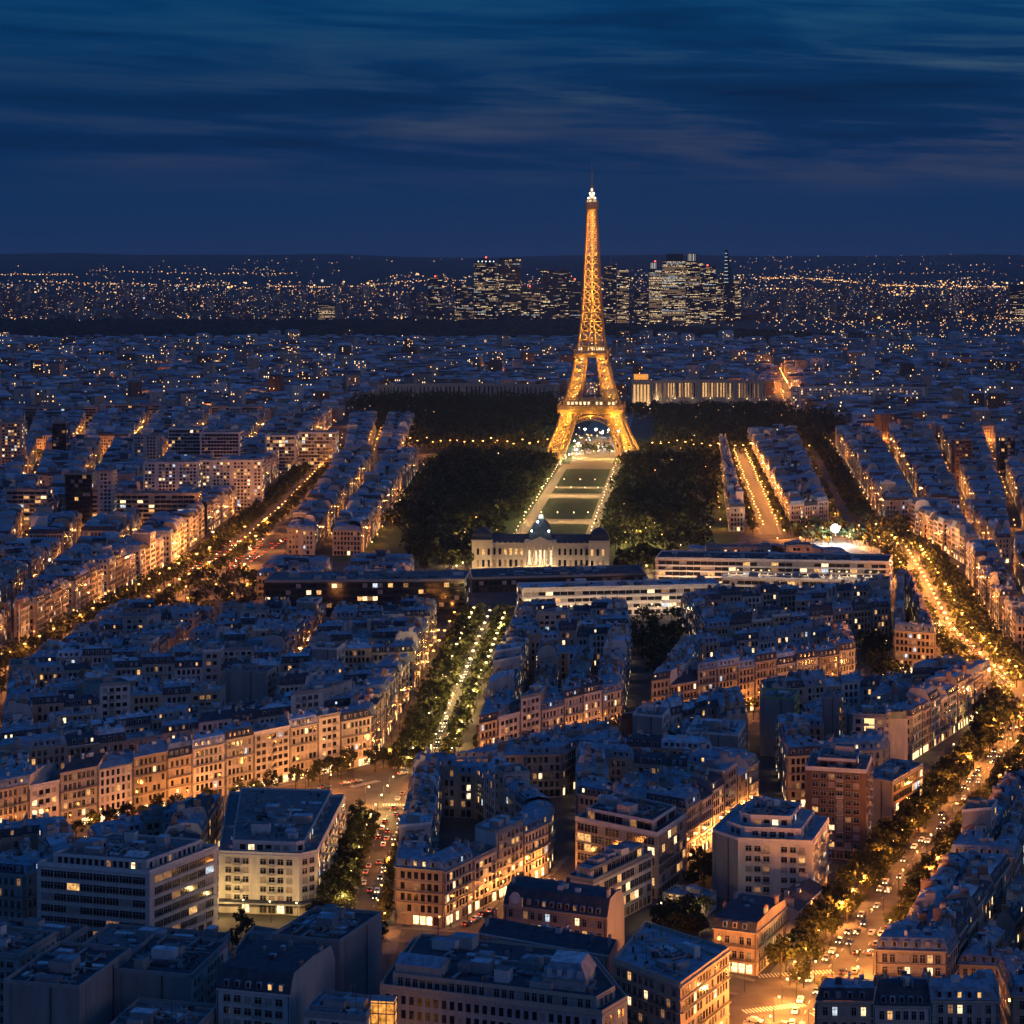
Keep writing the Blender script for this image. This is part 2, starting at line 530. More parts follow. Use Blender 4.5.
def lot(fl, fr, br, bl, h, rng, roof='mansard', wallm=W0, roofm=R0, style='haus', lod=1, lit=1.0, shops=0.0,
        left_mitre=False, right_mitre=False, sides=False):
    """one terraced building: front edge fl-fr on the street, back edge br-bl on the court"""
    B = Bld()
    B.poly, B.h = [fl, fr, br, bl], h
    w = B.wall
    def q(s):  # left and right points at fraction s of the depth
        return lerp(fl, bl, s), lerp(fr, br, s)
    D = .5 * (math.hypot(bl[0] - fl[0], bl[1] - fl[1]) + math.hypot(br[0] - fr[0], br[1] - fr[1]))
    Lf = math.hypot(fr[0] - fl[0], fr[1] - fl[1])
    trim = TRIM if style == 'haus' else (WHITE if rng.random() < .4 else CONC)
    w.face([(*fl, 0), (*fr, 0), (*fr, h), (*fl, h)], wallm)
    w.face([(*br, 0), (*bl, 0), (*bl, h), (*br, h)], wallm)
    facade(B, fl, fr, h, rng, style, lod, lit, shops, trim=trim) if facing(fl, fr) else None
    if facing(br, bl):
        facade(B, br, bl, h, rng, style if style != 'haus' else 'plain', max(lod, 1), lit, 0, trim=trim)
    lx_ = lerp(fl, fr, .012)
    if lod < 3 and facing(fl, fr):      # drain pipes and party joints
        an_ = math.atan2(fr[1] - fl[1], fr[0] - fl[0])
        for t_ in (.02, .98) if Lf > 6 else (.04,):
            p_ = lerp(fl, fr, t_)
            w.obox(p_[0] + math.sin(an_) * .1, p_[1] - math.cos(an_) * .1, an_, .16, .2, .1, h - .2, IRON)
    side_m = wallm if sides else rng.choice(PLASTERS + [PLASTER, PLASTER])
    if roof == 'flat':
        prof = [(0, 0), (1, 0)]
    elif roof == 'low':
        prof = [(0, 0), (.5, 1.2 + .09 * D), (1, 0)]
    elif roof == 'mansard':
        s = min(.3, 1.5 / max(D, 4))
        k = 2.7 + .5 * (h > 20)
        prof = [(0, .15), (s, k), (.5, k + .9), (1 - s, k), (1, .15)]
    else:  # high mansard, two storeys in the roof
        s = min(.33, 2.2 / max(D, 4))
        prof = [(0, .15), (s * .75, 3.2), (s * 1.3, 5.0), (.5, 5.7), (1 - s * 1.3, 5.0), (1 - s * .75, 3.2), (1, .15)]
    pts = [(q(s), h + z) for s, z in prof]
    # side walls with the roof's profile
    for side, (lo, mit) in enumerate(((0, left_mitre), (1, right_mitre))):
        if mit:
            continue
        ring = [(*(fl if side == 0 else fr), 0)] + [(*p[side], z) for p, z in pts] + [(*(bl if side == 0 else br), 0)]
        if side == 0:
            ring = ring[::-1]
        ring = [r for i, r in enumerate(ring) if i == 0 or r != ring[i - 1]]
        w.face(ring[::-1], side_m)
        if sides:
            if side == 0 and facing(bl, fl):
                facade(B, bl, fl, h, rng, style, max(lod, 0), lit, 0, trim=trim)
            if side == 1 and facing(fr, br):
                facade(B, fr, br, h, rng, style, max(lod, 0), lit, 0, trim=trim)
    rf = B.roof
    if roof == 'flat':
        z = h - .02
        rf.face([(*fl, z), (*fr, z), (*br, z), (*bl, z)], roofm)
        poly = [fl, fr, br, bl]
        inn = inset(poly, .3)
        for i in range(4):
            j = (i + 1) % 4
            rf.prism([poly[i], poly[j], inn[j], inn[i]], h, h + .9, trim, METAL)
        c = centroid(poly)
        ang = math.atan2(fr[1] - fl[1], fr[0] - fl[0])
        for i in range(rng.randint(1, 3) + (lod == 0)):
            e = MB()
            a_, b_ = rng.uniform(2, 4.5), rng.uniform(2, 4)
            px, py = lerp(lerp(fl, fr, rng.uniform(.25, .75)), lerp(bl, br, rng.uniform(.25, .75)), rng.uniform(.3, .7))
            e.obox(px, py, ang, a_, b_, h, h + rng.uniform(1.5, 3.2), rng.choice((CONC, PLASTER, METAL, WHITE)), roofm)
            B.extra.append(('roof_cabin', e))
        if lod < 2:
            e = MB()
            for i in range(rng.randint(3, 7)):
                px, py = lerp(lerp(fl, fr, rng.uniform(.12, .88)), lerp(bl, br, rng.uniform(.12, .88)), rng.uniform(.15, .85))
                e.obox(px, py, ang, rng.uniform(.4, 1.3), rng.uniform(.4, 1.3), h, h + rng.uniform(.4, 1.5), METAL)
            B.roof.add(e)
    else:
        for i in range(len(pts) - 1):
            (a, b), z = pts[i]
            (c, d), z2 = pts[i + 1]
            steep = i in (0, len(pts) - 2) and roof in ('mansard', 'high')
            rf.face([(*a, z), (*b, z), (*d, z2), (*c, z2)], (R0 + 1 if rng.random() < .5 and steep else roofm))
        if roof != 'low' and lod < 3:
            for A_, B_, ok in ((fl, fr, True), (br, bl, lod < 2)):
                if not ok or not facing(A_, B_):
                    continue
                L = math.hypot(B_[0] - A_[0], B_[1] - A_[1])
                if L < 4:
                    continue
                ux, uy = (B_[0] - A_[0]) / L, (B_[1] - A_[1]) / L
                sp = rng.choice((2.4, 2.6, 3.1))
                n = int((L - 1.4) / sp)
                ang = math.atan2(uy, ux)
                for k in range(n):
                    t = (L - n * sp) / 2 + sp * (k + .5)
                    m = MB()
                    cx, cy_ = A_[0] + ux * t - uy * 1.0, A_[1] + uy * t + ux * 1.0
                    m.obox(cx, cy_, ang, 1.35, 1.5, h + .5, h + 2.35, wallm if rng.random() < .4 else R0, R0)
                    c, s_ = math.cos(ang), math.sin(ang)
                    wx, wy = cx + s_ * .77, cy_ - c * .77
                    kk = pick_window(rng, lit * 1.25)
                    m.face([(wx - c * .45, wy - s_ * .45, h + .75), (wx + c * .45, wy + s_ * .45, h + .75),
                            (wx + c * .45, wy + s_ * .45, h + 2.15), (wx - c * .45, wy - s_ * .45, h + 2.15)], kk)
                    (B.dorm.append(m) if lod == 0 else B.roof.add(m))
        if lod < 3:
            top = max(z for _, z in prof)
            for mit, (A_, B_) in ((left_mitre, (fl, bl)), (right_mitre, (fr, br))):
                if mit:
                    continue
                ang = math.atan2(B_[1] - A_[1], B_[0] - A_[0])
                for s in ((.3, .72) if D > 10 else (.5,)):
                    if rng.random() < .78:
                        c = lerp(A_, B_, s + rng.uniform(-.06, .06))
                        o = lerp(c, centroid(B.poly), .06)
                        chimney(B, o[0], o[1], ang, rng.uniform(1.6, 3.6), h + .3, h + top + rng.uniform(.4, 1.7), rng, lod)
        if lod < 4 and (lod < 3 or rng.random() < .3):     # roof lights / hatches lying on the slope
            c = lerp(centroid([fl, fr]), centroid([bl, br]), .42)
            ang = math.atan2(fr[1] - fl[1], fr[0] - fl[0])
            if lod < 3:
                for _ in range(rng.randint(2, 6)):
                    p = lerp(lerp(fl, fr, rng.uniform(.12, .88)), lerp(bl, br, rng.uniform(.12, .88)), rng.uniform(.22, .78))
                    zt_ = h + max(z for _, z in prof)
                    B.roof.obox(p[0], p[1], ang, rng.uniform(.5, 2.2), rng.uniform(.5, 1.8), zt_ - 1.3, zt_ + rng.uniform(-.1, 1.5), rng.choice((METAL, WHITE, PLASTERS[0], PLASTERS[2], R0 + 1, R0 + 2)), rng.choice((R0, R0 + 1, R0 + 2)))
            B.roof.obox(c[0], c[1], ang, rng.uniform(1, 2.6), 1.1, h + max(z for _, z in prof) - .5, h + max(z for _, z in prof) + rng.uniform(.15, 1.2), rng.choice((METAL, WHITE, PLASTER)), R0 + 2)
    return B

BUILDINGS = []
HERO_POLYS = []
def fill_block(poly, phrase, rng, h0=19.5, dh=2.2, lod=1, lit=1.0, shops=.0, depth=12.0, modern=.18, inner=True, rows=None, wset=None, ring='outer'):
    poly = ccw(poly)
    if not seen(poly):
        return
    mw = minwidth(poly)
    if mw < 7:
        return
    d = depth if mw > 2 * depth + 5 else mw / 2 - .06
    n = len(poly)
    for _ in range(60):
        inn = inset(poly, d)
        if area(inn) > .05 and all((inn[k][0] - inn[k - 1][0]) * (poly[k][0] - poly[k - 1][0]) + (inn[k][1] - inn[k - 1][1]) * (poly[k][1] - poly[k - 1][1]) > 0 for k in range(n)):
            break
        d *= .96
    else:
        return
    hc = [h0 + rng.uniform(-dh, dh) * .6 for _ in range(n)]
    pend = {}
    names = rows or ['row one', 'row two', 'row three', 'row four', 'row five', 'row six', 'row seven', 'row eight']
    for i in range(n):
        a, b = poly[i], poly[(i + 1) % n]
        ia, ib = inn[i], inn[(i + 1) % n]
        L = math.hypot(b[0] - a[0], b[1] - a[1])
        k = max(1, round(L / rng.uniform(13.5, 18)))
        cuts = [0] + [(j + rng.uniform(-.16, .16)) / k for j in range(1, k)] + [1]
        for j in range(k):
            t0, t1 = cuts[j], cuts[j + 1]
            pf = [lerp(a, b, t0), lerp(a, b, t1), lerp(ia, ib, t1), lerp(ia, ib, t0)]
            if not seen(pf, 12) or area(pf) < 12:
                continue
            if any(inside(hp, centroid(pf)) or any(inside(hp, c_) for c_ in pf) for hp in HERO_POLYS):
                continue
            if rng.random() < modern and 0 < j < k - 1:
                st, rf, hh = 'modern', 'flat', h0 + rng.uniform(-4, 9)
                wm = W0 + rng.choice((1, 2, 2, 0))
                rm = R0 + rng.choice((0, 3, 3, 2))
            else:
                st = 'haus' if rng.random() < .85 else 'plain'
                rf = rng.choices(('mansard', 'high', 'low'), (6, 2, 2))[0]
                hh = h0 + rng.uniform(-dh, dh)
                wm = W0 + rng.choices((0, 1, 2, 3, 4), (4.4, 2, 3, 2, 1.5))[0]
                rm = R0 + rng.choices((0, 1, 2), (4, 3.4, 3.6))[0]
            if ring != 'outer':
                hh *= rng.uniform(.6, 1.0)
                rf = rng.choice(('low', 'low', 'mansard', 'flat'))
                st = 'plain' if rng.random() < .7 else 'modern'
            lm, rm_ = j == 0, j == k - 1
            if k == 1 or lm or rm_:
                hh = hc[i] if lm else hc[(i + 1) % n]
                rf = 'mansard' if ring == 'outer' else 'low'
                st = 'haus' if ring == 'outer' else 'plain'
                wm = W0 + ((i if lm else i + 1) % n) % 4
                rm = R0
            B = lot(*pf, hh, rng, rf, wm, rm, st, lod, lit, shops, lm, rm_)
            B.info = (WALLS[wm - W0][0], {'mansard': 'mansard', 'high': 'high-mansard', 'low': 'low-roofed', 'flat': 'flat-roofed'}[rf], names[i % len(names)], j, phrase, ring)
            if (lm or rm_) and k > 1:
                key = i if lm else (i + 1) % n
                B.info = (B.info[0], B.info[1], names[i % len(names)], 0 if lm else j, phrase, ring)
                if key in pend:
                    B0 = pend.pop(key)
                    B0.merge(B)
                    B0.corner = key
                    BUILDINGS.append(B0)
                else:
                    pend[key] = B
            else:
                BUILDINGS.append(B)
    BUILDINGS.extend(pend.values())
    if inner and d > 6:
        iw = minwidth(inn)
        if iw > 24 and ring == 'outer':
            fill_block(inset(inn, 6.5), phrase, rng, h0 * .8, dh * 1.6, lod, lit, 0, 9.5, .35, False, names, None, 'inner')
        elif iw > 9 and ring == 'outer':
            c = inset(inn, min(3.5, iw * .2))
            if area(c) > 30:
                fill_block(c, phrase, rng, h0 * .8, 4, lod, lit, 0, 9, .5, False, names, None, 'inner')

def bil(q, u, v):
    return lerp(lerp(q[0], q[1], u), lerp(q[3], q[2], u), v)
def split(q, nu, nv, gap):
    out = []
    for j in range(nv):
        for i in range(nu):
            c = [bil(q, i / nu, j / nv), bil(q, (i + 1) / nu, j / nv), bil(q, (i + 1) / nu, (j + 1) / nv), bil(q, i / nu, (j + 1) / nv)]
            out.append((i, j, inset(ccw(c), gap / 2)))
    return out

# --- slab / office heroes -------------------------------------------------
def roof_clutter(B, poly, z, rng, n):
    """felt patches, duct runs, vents and a guard rail on a flat roof"""
    inn = inset(poly, 1.6)
    if area(inn) < 15:
        return
    c = centroid(poly)
    k = len(poly)
    ang = math.atan2(poly[1][1] - poly[0][1], poly[1][0] - poly[0][0])
    def spot(lo, hi):
        i = rng.randrange(k)
        return lerp(lerp(inn[i], inn[(i + 1) % k], rng.random()), c, rng.uniform(lo, hi))
    for i in range(n):
        p = spot(.3, .9)
        B.roof.obox(p[0], p[1], ang, rng.uniform(2.5, 8), rng.uniform(1.5, 5), z - .05, z + .06 + .023 * i, rng.choice((R0 + 1, R0 + 1, R0 + 2, R0 + 3, METAL, WHITE, IRON)))
    for i in range(n):
        p = spot(.05, .9)
        a = ang + rng.choice((0, math.pi / 2))
        B.roof.obox(p[0], p[1], a, rng.uniform(3, 9), rng.uniform(.3, .7), z + .4, z + rng.uniform(.7, 1.1), METAL)
    for i in range(n * 2):
        p = spot(.02, .95)
        B.roof.ring(p, [(z, .28), (z + rng.uniform(.5, 1.6), .25)], 6, rng.choice((METAL, IRON, POT)))
    for i in range(2):
        p = spot(.2, .8)
        zt = z + rng.uniform(3.5, 6)
        B.roof.bar((*p, z), (*p, zt), .14, IRON)
        for q in (.4, .9, 1.4):
            B.roof.bar((p[0] - .8, p[1], zt - q), (p[0] + .8, p[1], zt - q), .08, METAL)
def slab(poly, h, rng, style='band', wallm=W0 + 1, roofm=R0 + 3, trim=CONC, lit=1.0, lod=0, gf_shops=0.0, blank=(), cabins=6, setback=None):
    """free-standing flat-roofed block with windows on every side that is not blank"""
    B = Bld()
    poly = ccw(poly)
    B.poly, B.h = poly, h
    n = len(poly)
    for i in range(n):
        a, b = poly[i], poly[(i + 1) % n]
        B.wall.face([(*a, 0), (*b, 0), (*b, h), (*a, h)], PLASTERS[0] if i in blank else wallm)
        if i in blank and facing(a, b):      # casting joints and a soil pipe on the bare wall
            L_ = math.hypot(b[0] - a[0], b[1] - a[1])
            an_ = math.atan2(b[1] - a[1], b[0] - a[0])
            ox_, oy_ = math.sin(an_) * .03, -math.cos(an_) * .03
            m_ = lerp(a, b, .5)
            for q_ in range(1, int(h / 5.8)):
                B.wall.obox(m_[0] + ox_, m_[1] + oy_, an_, L_ - .2, .07, 5.8 * q_, 5.8 * q_ + .22, CONC)
            for t_ in (.12, .63):
                p_ = lerp(a, b, t_)
                B.wall.obox(p_[0] + ox_ * 3, p_[1] + oy_ * 3, an_, .22, .25, .1, h, METAL if t_ < .5 else IRON)
        if i not in blank and facing(a, b):
            facade(B, a, b, h, rng, style, lod, lit, gf_shops, trim=trim)
    B.roof.face([(*p, h - .02) for p in poly], roofm)
    inn = inset(poly, .35)
    for i in range(n):
        j = (i + 1) % n
        B.roof.prism([poly[i], poly[j], inn[j], inn[i]], h - .01, h + 1.0, trim, METAL)
    zt = h
    if setback:
        for d, hh in setback:
            q = inset(poly, d)
            if area(q) < 20:
                break
            for i in range(n):
                a, b = q[i], q[(i + 1) % n]
                B.wall.face([(*a, zt), (*b, zt), (*b, zt + hh), (*a, zt + hh)], wallm)
                if facing(a, b):
                    facade(B, a, b, zt + hh, rng, style if style != 'band' else 'plain', max(lod, 1), lit * 1.6, 0, zt, trim)
            zt += hh
            B.roof.face([(*p, zt) for p in q], roofm)
            q2 = inset(q, .3)
            for i in range(n):
                j = (i + 1) % n
                B.roof.prism([q[i], q[j], q2[j], q2[i]], zt, zt + .6, trim, METAL)
    top = poly if not setback else inset(poly, sum(0 for _ in setback) + setback[-1][0])
    ang = math.atan2(poly[1][1] - poly[0][1], poly[1][0] - poly[0][0])
    inn = inset(top, 3)
    c = centroid(top)
    for i in range(cabins):
        for _ in range(12):
            t = rng.random()
            k = rng.randrange(n)
            p = lerp(lerp(inn[k], inn[(k + 1) % n], t), c, rng.uniform(.05, .95))
            if inside(inn, p):
                break
        e = MB()
        e.obox(p[0], p[1], ang, rng.uniform(2, 7), rng.uniform(2, 5), zt + .02, zt + rng.uniform(1.2, 3.6), rng.choice((CONC, METAL, PLASTER, WHITE)), rng.choice((R0 + 3, R0, R0 + 2)))
        B.extra.append(('roof_cabin', e))
    m = MB()
    for i in range(cabins * 3):
        k = rng.randrange(n)
        p = lerp(lerp(inn[k], inn[(k + 1) % n], rng.random()), c, rng.uniform(.05, .95))
        m.obox(p[0], p[1], ang, rng.uniform(.5, 1.8), rng.uniform(.5, 1.4), zt + .02, zt + rng.uniform(.4, 1.6), rng.choice((METAL, CONC, R0 + 1)))
    B.roof.add(m)
    roof_clutter(B, top, zt, rng, 20 if area(top) > 350 else 10)
    B.hero = True
    HERO_POLYS.append(inset(poly, -4))
    BUILDINGS.append(B)
    return B

def hero_lot(quad, h, seed, label, roof='mansard', wallm=W0, roofm=R0, style='haus', lit=1.0, shops=0.0, sides=False, cat='apartment building', name='apartment_building'):
    q = quad if area(quad) > 0 else [quad[1], quad[0], quad[3], quad[2]]
    B = lot(*q, h, random.Random(seed), roof, wallm, roofm, style, 0, lit, shops, sides=sides)
    B.label, B.cat, B.hero, B.name = label, cat, True, name
    HERO_POLYS.append(inset(ccw(q), -2))
    BUILDINGS.append(B)
    return B
def name_it(B, label, cat, name):
    B.label, B.cat, B.name = label, cat, name
    return B
# ------------------------------------------------------------------ the named buildings of the foreground
def hslab(poly, h, seed, label, cat='apartment building', name='apartment_building', **kw):
    return name_it(slab(poly, h, random.Random(seed), **kw), label, cat, name)
OFFICE = ('office building', 'office_building')
hslab([(-149, 728), (-112, 717), (-95, 749), (-132, 760)], 26, 1, 'long pale office block with seven bands of windows, beside the block with glittering side', *OFFICE,
      style='band', wallm=W0 + 2, trim=WHITE, setback=[(3.2, 2.6)], cabins=9, lit=.9)
B_ = hslab([(-97, 767), (-70, 763), (-64.5, 768), (-61, 848), (-104, 853)], 19.5, 2, 'modern block with rounded corner, lit canopy and glittering facade beside the light-trail road', *OFFICE,
      style='modern', wallm=W0 + 2, trim=WHITE, setback=[(4.5, 3.0)], cabins=14, lit=1.2, gf_shops=.6)
cano = MB()
cano.prism([(-97, 766.6), (-97.6, 762.5), (-69, 758.5), (-61, 765), (-64.3, 767.6), (-70, 762.6)], 4.2, 4.8, METAL, R0 + 1, True)
B_.extra.append(('canopy', cano))
C_BITS = [
    ([(-158, 648), (-136, 640), (-130, 662), (-152, 670)], 23, 'dark blue-shadowed corner block with a grid of plain windows', dict(style='modern', wallm=W0 + 1, lit=.3, cabins=3)),
    ([(-134, 611), (-113, 606), (-105, 640), (-126, 646)], 25, 'grey block with a big blind wall toward the viewer', dict(style='modern', wallm=W0 + 1, lit=.3, blank=(0, 1), cabins=4)),
    ([(-108, 628), (-86, 622), (-80, 654), (-102, 660)], 23, 'bluish block with one small skylight box and blind side wall', dict(style='modern', wallm=W0 + 2, lit=.3, blank=(0,), cabins=4)),
    ([(-128, 670), (-90, 660), (-84, 692), (-122, 702)], 14, 'low dark flat roof tucked below the long pale office block', dict(style='plain', wallm=W0 + 1, lit=.3, cabins=8)),
    ([(-170, 690), (-134, 678), (-128, 700), (-164, 712)], 14, 'dark roof terrace block standing left below the pale office block', dict(style='plain', wallm=W0 + 1, lit=.4, cabins=7)),
    ([(-82, 662), (-66, 658), (-60, 690), (-78, 700)], 14, 'low dark annex beside the lit forecourt of the canopy block', dict(style='plain', wallm=W0 + 1, lit=.3, cabins=5)),
    ([(-104, 600), (-82, 594), (-78, 616), (-100, 622)], 17, 'low dark court building beneath the bluish block', dict(style='plain', wallm=W0 + 1, lit=.3, cabins=5)),
    ([(-60, 676), (-42, 671), (-40, 700), (-56, 706)], 15, 'low dark roof between the tall blind wall and the light-trail road', dict(style='plain', wallm=W0 + 1, lit=.3, cabins=5)),
]
for i, (q, h, lab, kw) in enumerate(C_BITS):
    hslab(q, h, 20 + i, lab, roofm=R0 + 1 if i % 3 else R0 + 3, **kw)
hero_lot([(-78, 612), (-58, 606), (-48.5, 636), (-68.5, 642)], 23.5, 3, 'white-fronted apartment house with dark mansard, two lit dormers and a bare tan gable', 'high', W0 + 2, R0 + 1, 'modern', .8)
hslab([(-67, 646), (-47.5, 640), (-37.5, 668), (-57, 674)], 27, 4, 'tall block with dark roof and a huge blind mauve side wall', style='modern', wallm=W0 + 2, roofm=R0 + 1, blank=(0, 1), cabins=6, lit=.4)
E_ = hslab([(-53, 592), (-37, 588), (-35.5, 604), (-50, 609)], 23, 5, 'small block with a glowing orange glass lift shaft', style='modern', wallm=W0 + 2, roofm=R0, cabins=2)
ob = MB()
ob.prism([(-36.4, 596), (-30.2, 595), (-29.8, 600), (-35.9, 601)], 0, 25.2, ORANGEBOX, CONC)
for k in range(9):
    ob.prism([(-36.55, 595.8), (-30.0, 594.8), (-29.6, 600.2), (-36.1, 601.2)], 3 + 2.7 * k, 3.25 + 2.7 * k, CONC, None, True)
for t in (0, .33, .66, 1):
    p = lerp((-36.4, 595.9), (-30.2, 594.9), t)
    ob.obox(p[0], p[1] - .03, 0, .28, .3, 0, 25.3, CONC)
E_.extra.append(('lift_shaft', ob))
J_ = hslab([(-35, 614), (23, 592), (30, 604), (23, 638), (-28, 656)], 23, 6, 'long palace-like block with cluttered roof and a small mansard pavilion on top', style='plain', wallm=W0 + 1, roofm=R0 + 1, trim=TRIM,
      setback=[(3.0, 2.8)], cabins=16, lit=.2)
pav = MB()
pq = [(8, 605), (19, 601), (22, 614), (11, 618)]
pav.prism(pq, 25.8, 28.8, W0 + 1, R0 + 1)
pav.taper(inset(pq, -.4), 28.8, inset(pq, 1.6), 32.5, R0, R0 + 2)
for t in (.15, .38, .62, .85):
    p = lerp(pq[0], pq[1], t)
    pav.obox(p[0] + .3, p[1] + .5, -.35, 1.2, 1.4, 29.2, 31, W0 + 2, R0)
J_.extra.append(('roof_pavilion', pav))
shed = MB()
sq = [(-31, 617), (-19, 612.5), (-16.5, 621), (-29, 626)]
shed.prism(sq, 25.8, 28.4, W0 + 1, R0)
shed.taper(sq, 28.4, [lerp(sq[0], sq[3], .5), lerp(sq[1], sq[2], .5), lerp(sq[1], sq[2], .52), lerp(sq[0], sq[3], .52)], 30.2, R0)
J_.extra.append(('roof_shed', shed))
trs = MB()
for k in range(6):
    p = lerp((-12, 622), (10, 613), k / 5)
    trs.bar((p[0], p[1], 25.8), (p[0], p[1], 29), .3, CONC)
    if k:
        trs.bar((pp[0], pp[1], 29), (p[0], p[1], 29), .3, CONC)
    pp = p
J_.extra.append(('roof_pergola', trs))
hslab([(-33, 668), (22, 648), (26, 661), (-27, 690)], 11, 7, 'low dark terrace building with planted patches before the long slate gable', style='plain', wallm=W0 + 1, roofm=R0 + 1, cabins=7, lit=.4)
hero_lot([(-10, 692), (28, 669), (33, 683), (-5, 707)], 15, 8, 'long narrow building under a dark slate gable roof', 'low', W0 + 3, R0 + 1, 'plain', .8)
I_ = hero_lot([(-2.6, 721), (29, 706), (35, 722), (4, 738)], 15.5, 9, 'mansard building with a row of dormers and a round clock at its corner', 'high', W0 + 3, R0 + 1, 'haus', 1.6)
clk = MB()
clk.obox(1.2, 718.2, -.44, 4.4, 1.0, 15.2, 18.4, TRIM)
cpts = [(1.2 - .43 * .55 + 1.7 * math.cos(a_) * .905, 718.2 - .9 * .6 - 1.7 * math.cos(a_) * .43, 18.2 + 1.7 * math.sin(a_)) for a_ in [k * math.pi / 8 for k in range(16)]]
clk.face(cpts, WHITE)
clk.face([(x + .1, y + .9, z) for x, y, z in cpts][::-1], TRIM)
for k in range(16):
    a, b = cpts[k], cpts[(k + 1) % 16]
    clk.face([a, (a[0] + .1, a[1] + .9, a[2]), (b[0] + .1, b[1] + .9, b[2]), b], TRIM)
I_.extra.append(('clock', clk))
hslab([(18, 748), (26, 742), (47, 778), (37, 785)], 16.5, 10, 'stepped terrace block with glazed top floors before the large glass-fronted block', style='glass', wallm=W0 + 2, roofm=R0, trim=METAL, setback=[(2.2, 3.0)], cabins=4, lit=2.2)
G_ = hslab([(22, 806), (49, 783), (61, 811), (36, 836)], 21.5, 11, 'large pale block with wide eaves and reddish lit penthouse windows', style='glass', wallm=W0 + 0, roofm=R0 + 1, trim=WHITE, setback=[(3.2, 3.2)], cabins=4, lit=1.7)
hslab([(28, 642), (45, 620), (61, 652), (39, 678)], 21.5, 12, 'stone palace block with lit tall windows facing the crossroads', style='haus', wallm=W0 + 3, roofm=R0, trim=TRIM, cabins=4, lit=1.3, gf_shops=.5)
hero_lot([(61, 704), (73.5, 698.5), (86, 727), (73, 734)], 13, 13, 'hipped slate-roofed corner house with warm lit side by the crossroads', 'mansard', W0 + 3, R0 + 1, 'haus', 1.0, .3, True)
hero_lot([(91, 736), (103, 765), (94, 770), (81, 741)], 9, 14, 'low dark-roofed wing running along the boulevard trees', 'low', W0 + 3, R0 + 1, 'plain', .8)
hero_lot([(50, 770), (64, 762), (68, 772), (55, 780)], 5, 15, 'tiny lit pavilion in the garden before the white stepped block', 'flat', W0 + 2, R0, 'plain', 6)
hslab([(68, 788), (75.6, 776), (100, 772), (110, 805), (80, 824)], 21.5, 16, 'white stepped apartment block with gridded windows and roof terraces', style='modern', wallm=W0 + 2, roofm=R0, trim=WHITE, blank=(0,),
      setback=[(4.5, 3.1), (8.5, 3.1)], cabins=3, lit=1.5)
hslab([(106, 838), (127, 832), (133, 857), (112, 865)], 32, 17, 'brown high-rise with stacked balconies near the boulevard', style='modern', wallm=W0 + 5, roofm=R0 + 3, trim=WHITE, blank=(4,), setback=[(4, 3)], cabins=3, lit=1.0)
hslab([(133, 880), (143, 872), (160, 903), (149, 912)], 19, 18, 'narrow block with dark blind end wall and amber-lit boulevard front', style='glass', wallm=W0 + 5, roofm=R0, trim=CONC, blank=(0,), cabins=4, lit=1.6)
T3 = hslab([(139, 946), (152, 944), (155, 962), (142, 964)], 30, 19, 'tall block with a brightly lit vertical stairwell', style='modern', wallm=W0 + 1, roofm=R0 + 3, trim=CONC, cabins=2)
ls = MB()
for k in range(9):
    ls.prism([(143.5, 945.1), (147.5, 944.5), (147.6, 944.9), (143.6, 945.5)], 3.5 + 2.9 * k, 5.9 + 2.9 * k, LSTRIP, CONC, True)
T3.extra.append(('lit_stairwell', ls))
hslab([(50, 962), (62, 957), (66, 974), (54, 979)], 27, 30, 'slim pale tower block with blind white wall and slit windows', style='plain', wallm=W0 + 2, roofm=R0, trim=WHITE, blank=(0,), cabins=2, lit=.5)
hslab([(71, 950), (92, 944), (98, 972), (77, 978)], 22, 31, 'blue-roofed block with bare pale gable beside the slim tower block', style='modern', wallm=W0 + 2, roofm=R0 + 2, trim=WHITE, blank=(0,), cabins=6, lit=.6)
hslab([(108, 1010), (122, 1006), (127, 1026), (113, 1030)], 25, 32, 'block with pale green end wall amid the roofs', style='modern', wallm=GREENW, roofm=R0, trim=GREENW, blank=(0,), cabins=3, lit=.6)
hslab([(132, 988), (139, 986), (143, 1002), (136, 1004)], 29, 33, 'narrow block with ochre blind wall', style='modern', wallm=OCHRE, roofm=R0, trim=CONC, blank=(0,), cabins=1, lit=.6)
hslab([(-96, 1115), (-84, 1112), (-81, 1127), (-93, 1130)], 29, 34, 'pale blind-walled block rising above the left roofs', style='plain', wallm=W0 + 2, roofm=R0, trim=WHITE, blank=(0,), cabins=2, lit=.5)
hslab([(-132, 1065), (-112, 1060), (-109, 1075), (-129, 1080)], 27, 35, 'brick-pink block with a bare firewall above the lit boulevard row', style='modern', wallm=W0 + 3, roofm=R0, trim=CONC, blank=(0,), cabins=2, lit=.5)
# modern complex in front of the military school
hslab([(-148, 1385), (-28, 1392), (-26, 1430), (-146, 1423)], 24, 40, 'long dark glass office block at the far end of the tree-lined avenue', *OFFICE, style='glass', wallm=CURT, roofm=R0 + 3, trim=METAL, cabins=10, lit=1.0, lod=2)
hslab([(6, 1402), (128, 1422), (125, 1446), (3, 1426)], 17, 41, 'long low white office wing with pillared front', *OFFICE, style='band', wallm=W0 + 2, roofm=R0 + 2, trim=WHITE, cabins=10, lit=2.2, lod=1)
hslab([(92, 1486), (238, 1466), (246, 1500), (98, 1522)], 25, 42, 'long striped office block with white balcony bands', *OFFICE, style='band', wallm=W0 + 3, roofm=R0 + 1, trim=WHITE, cabins=10, lit=2.0, lod=1)
hslab([(132, 1462), (236, 1446), (238, 1458), (134, 1474)], 16, 43, 'lower striped wing before the long striped office block', *OFFICE, style='band', wallm=W0 + 3, roofm=R0 + 2, trim=WHITE, cabins=6, lit=1.2, lod=1)
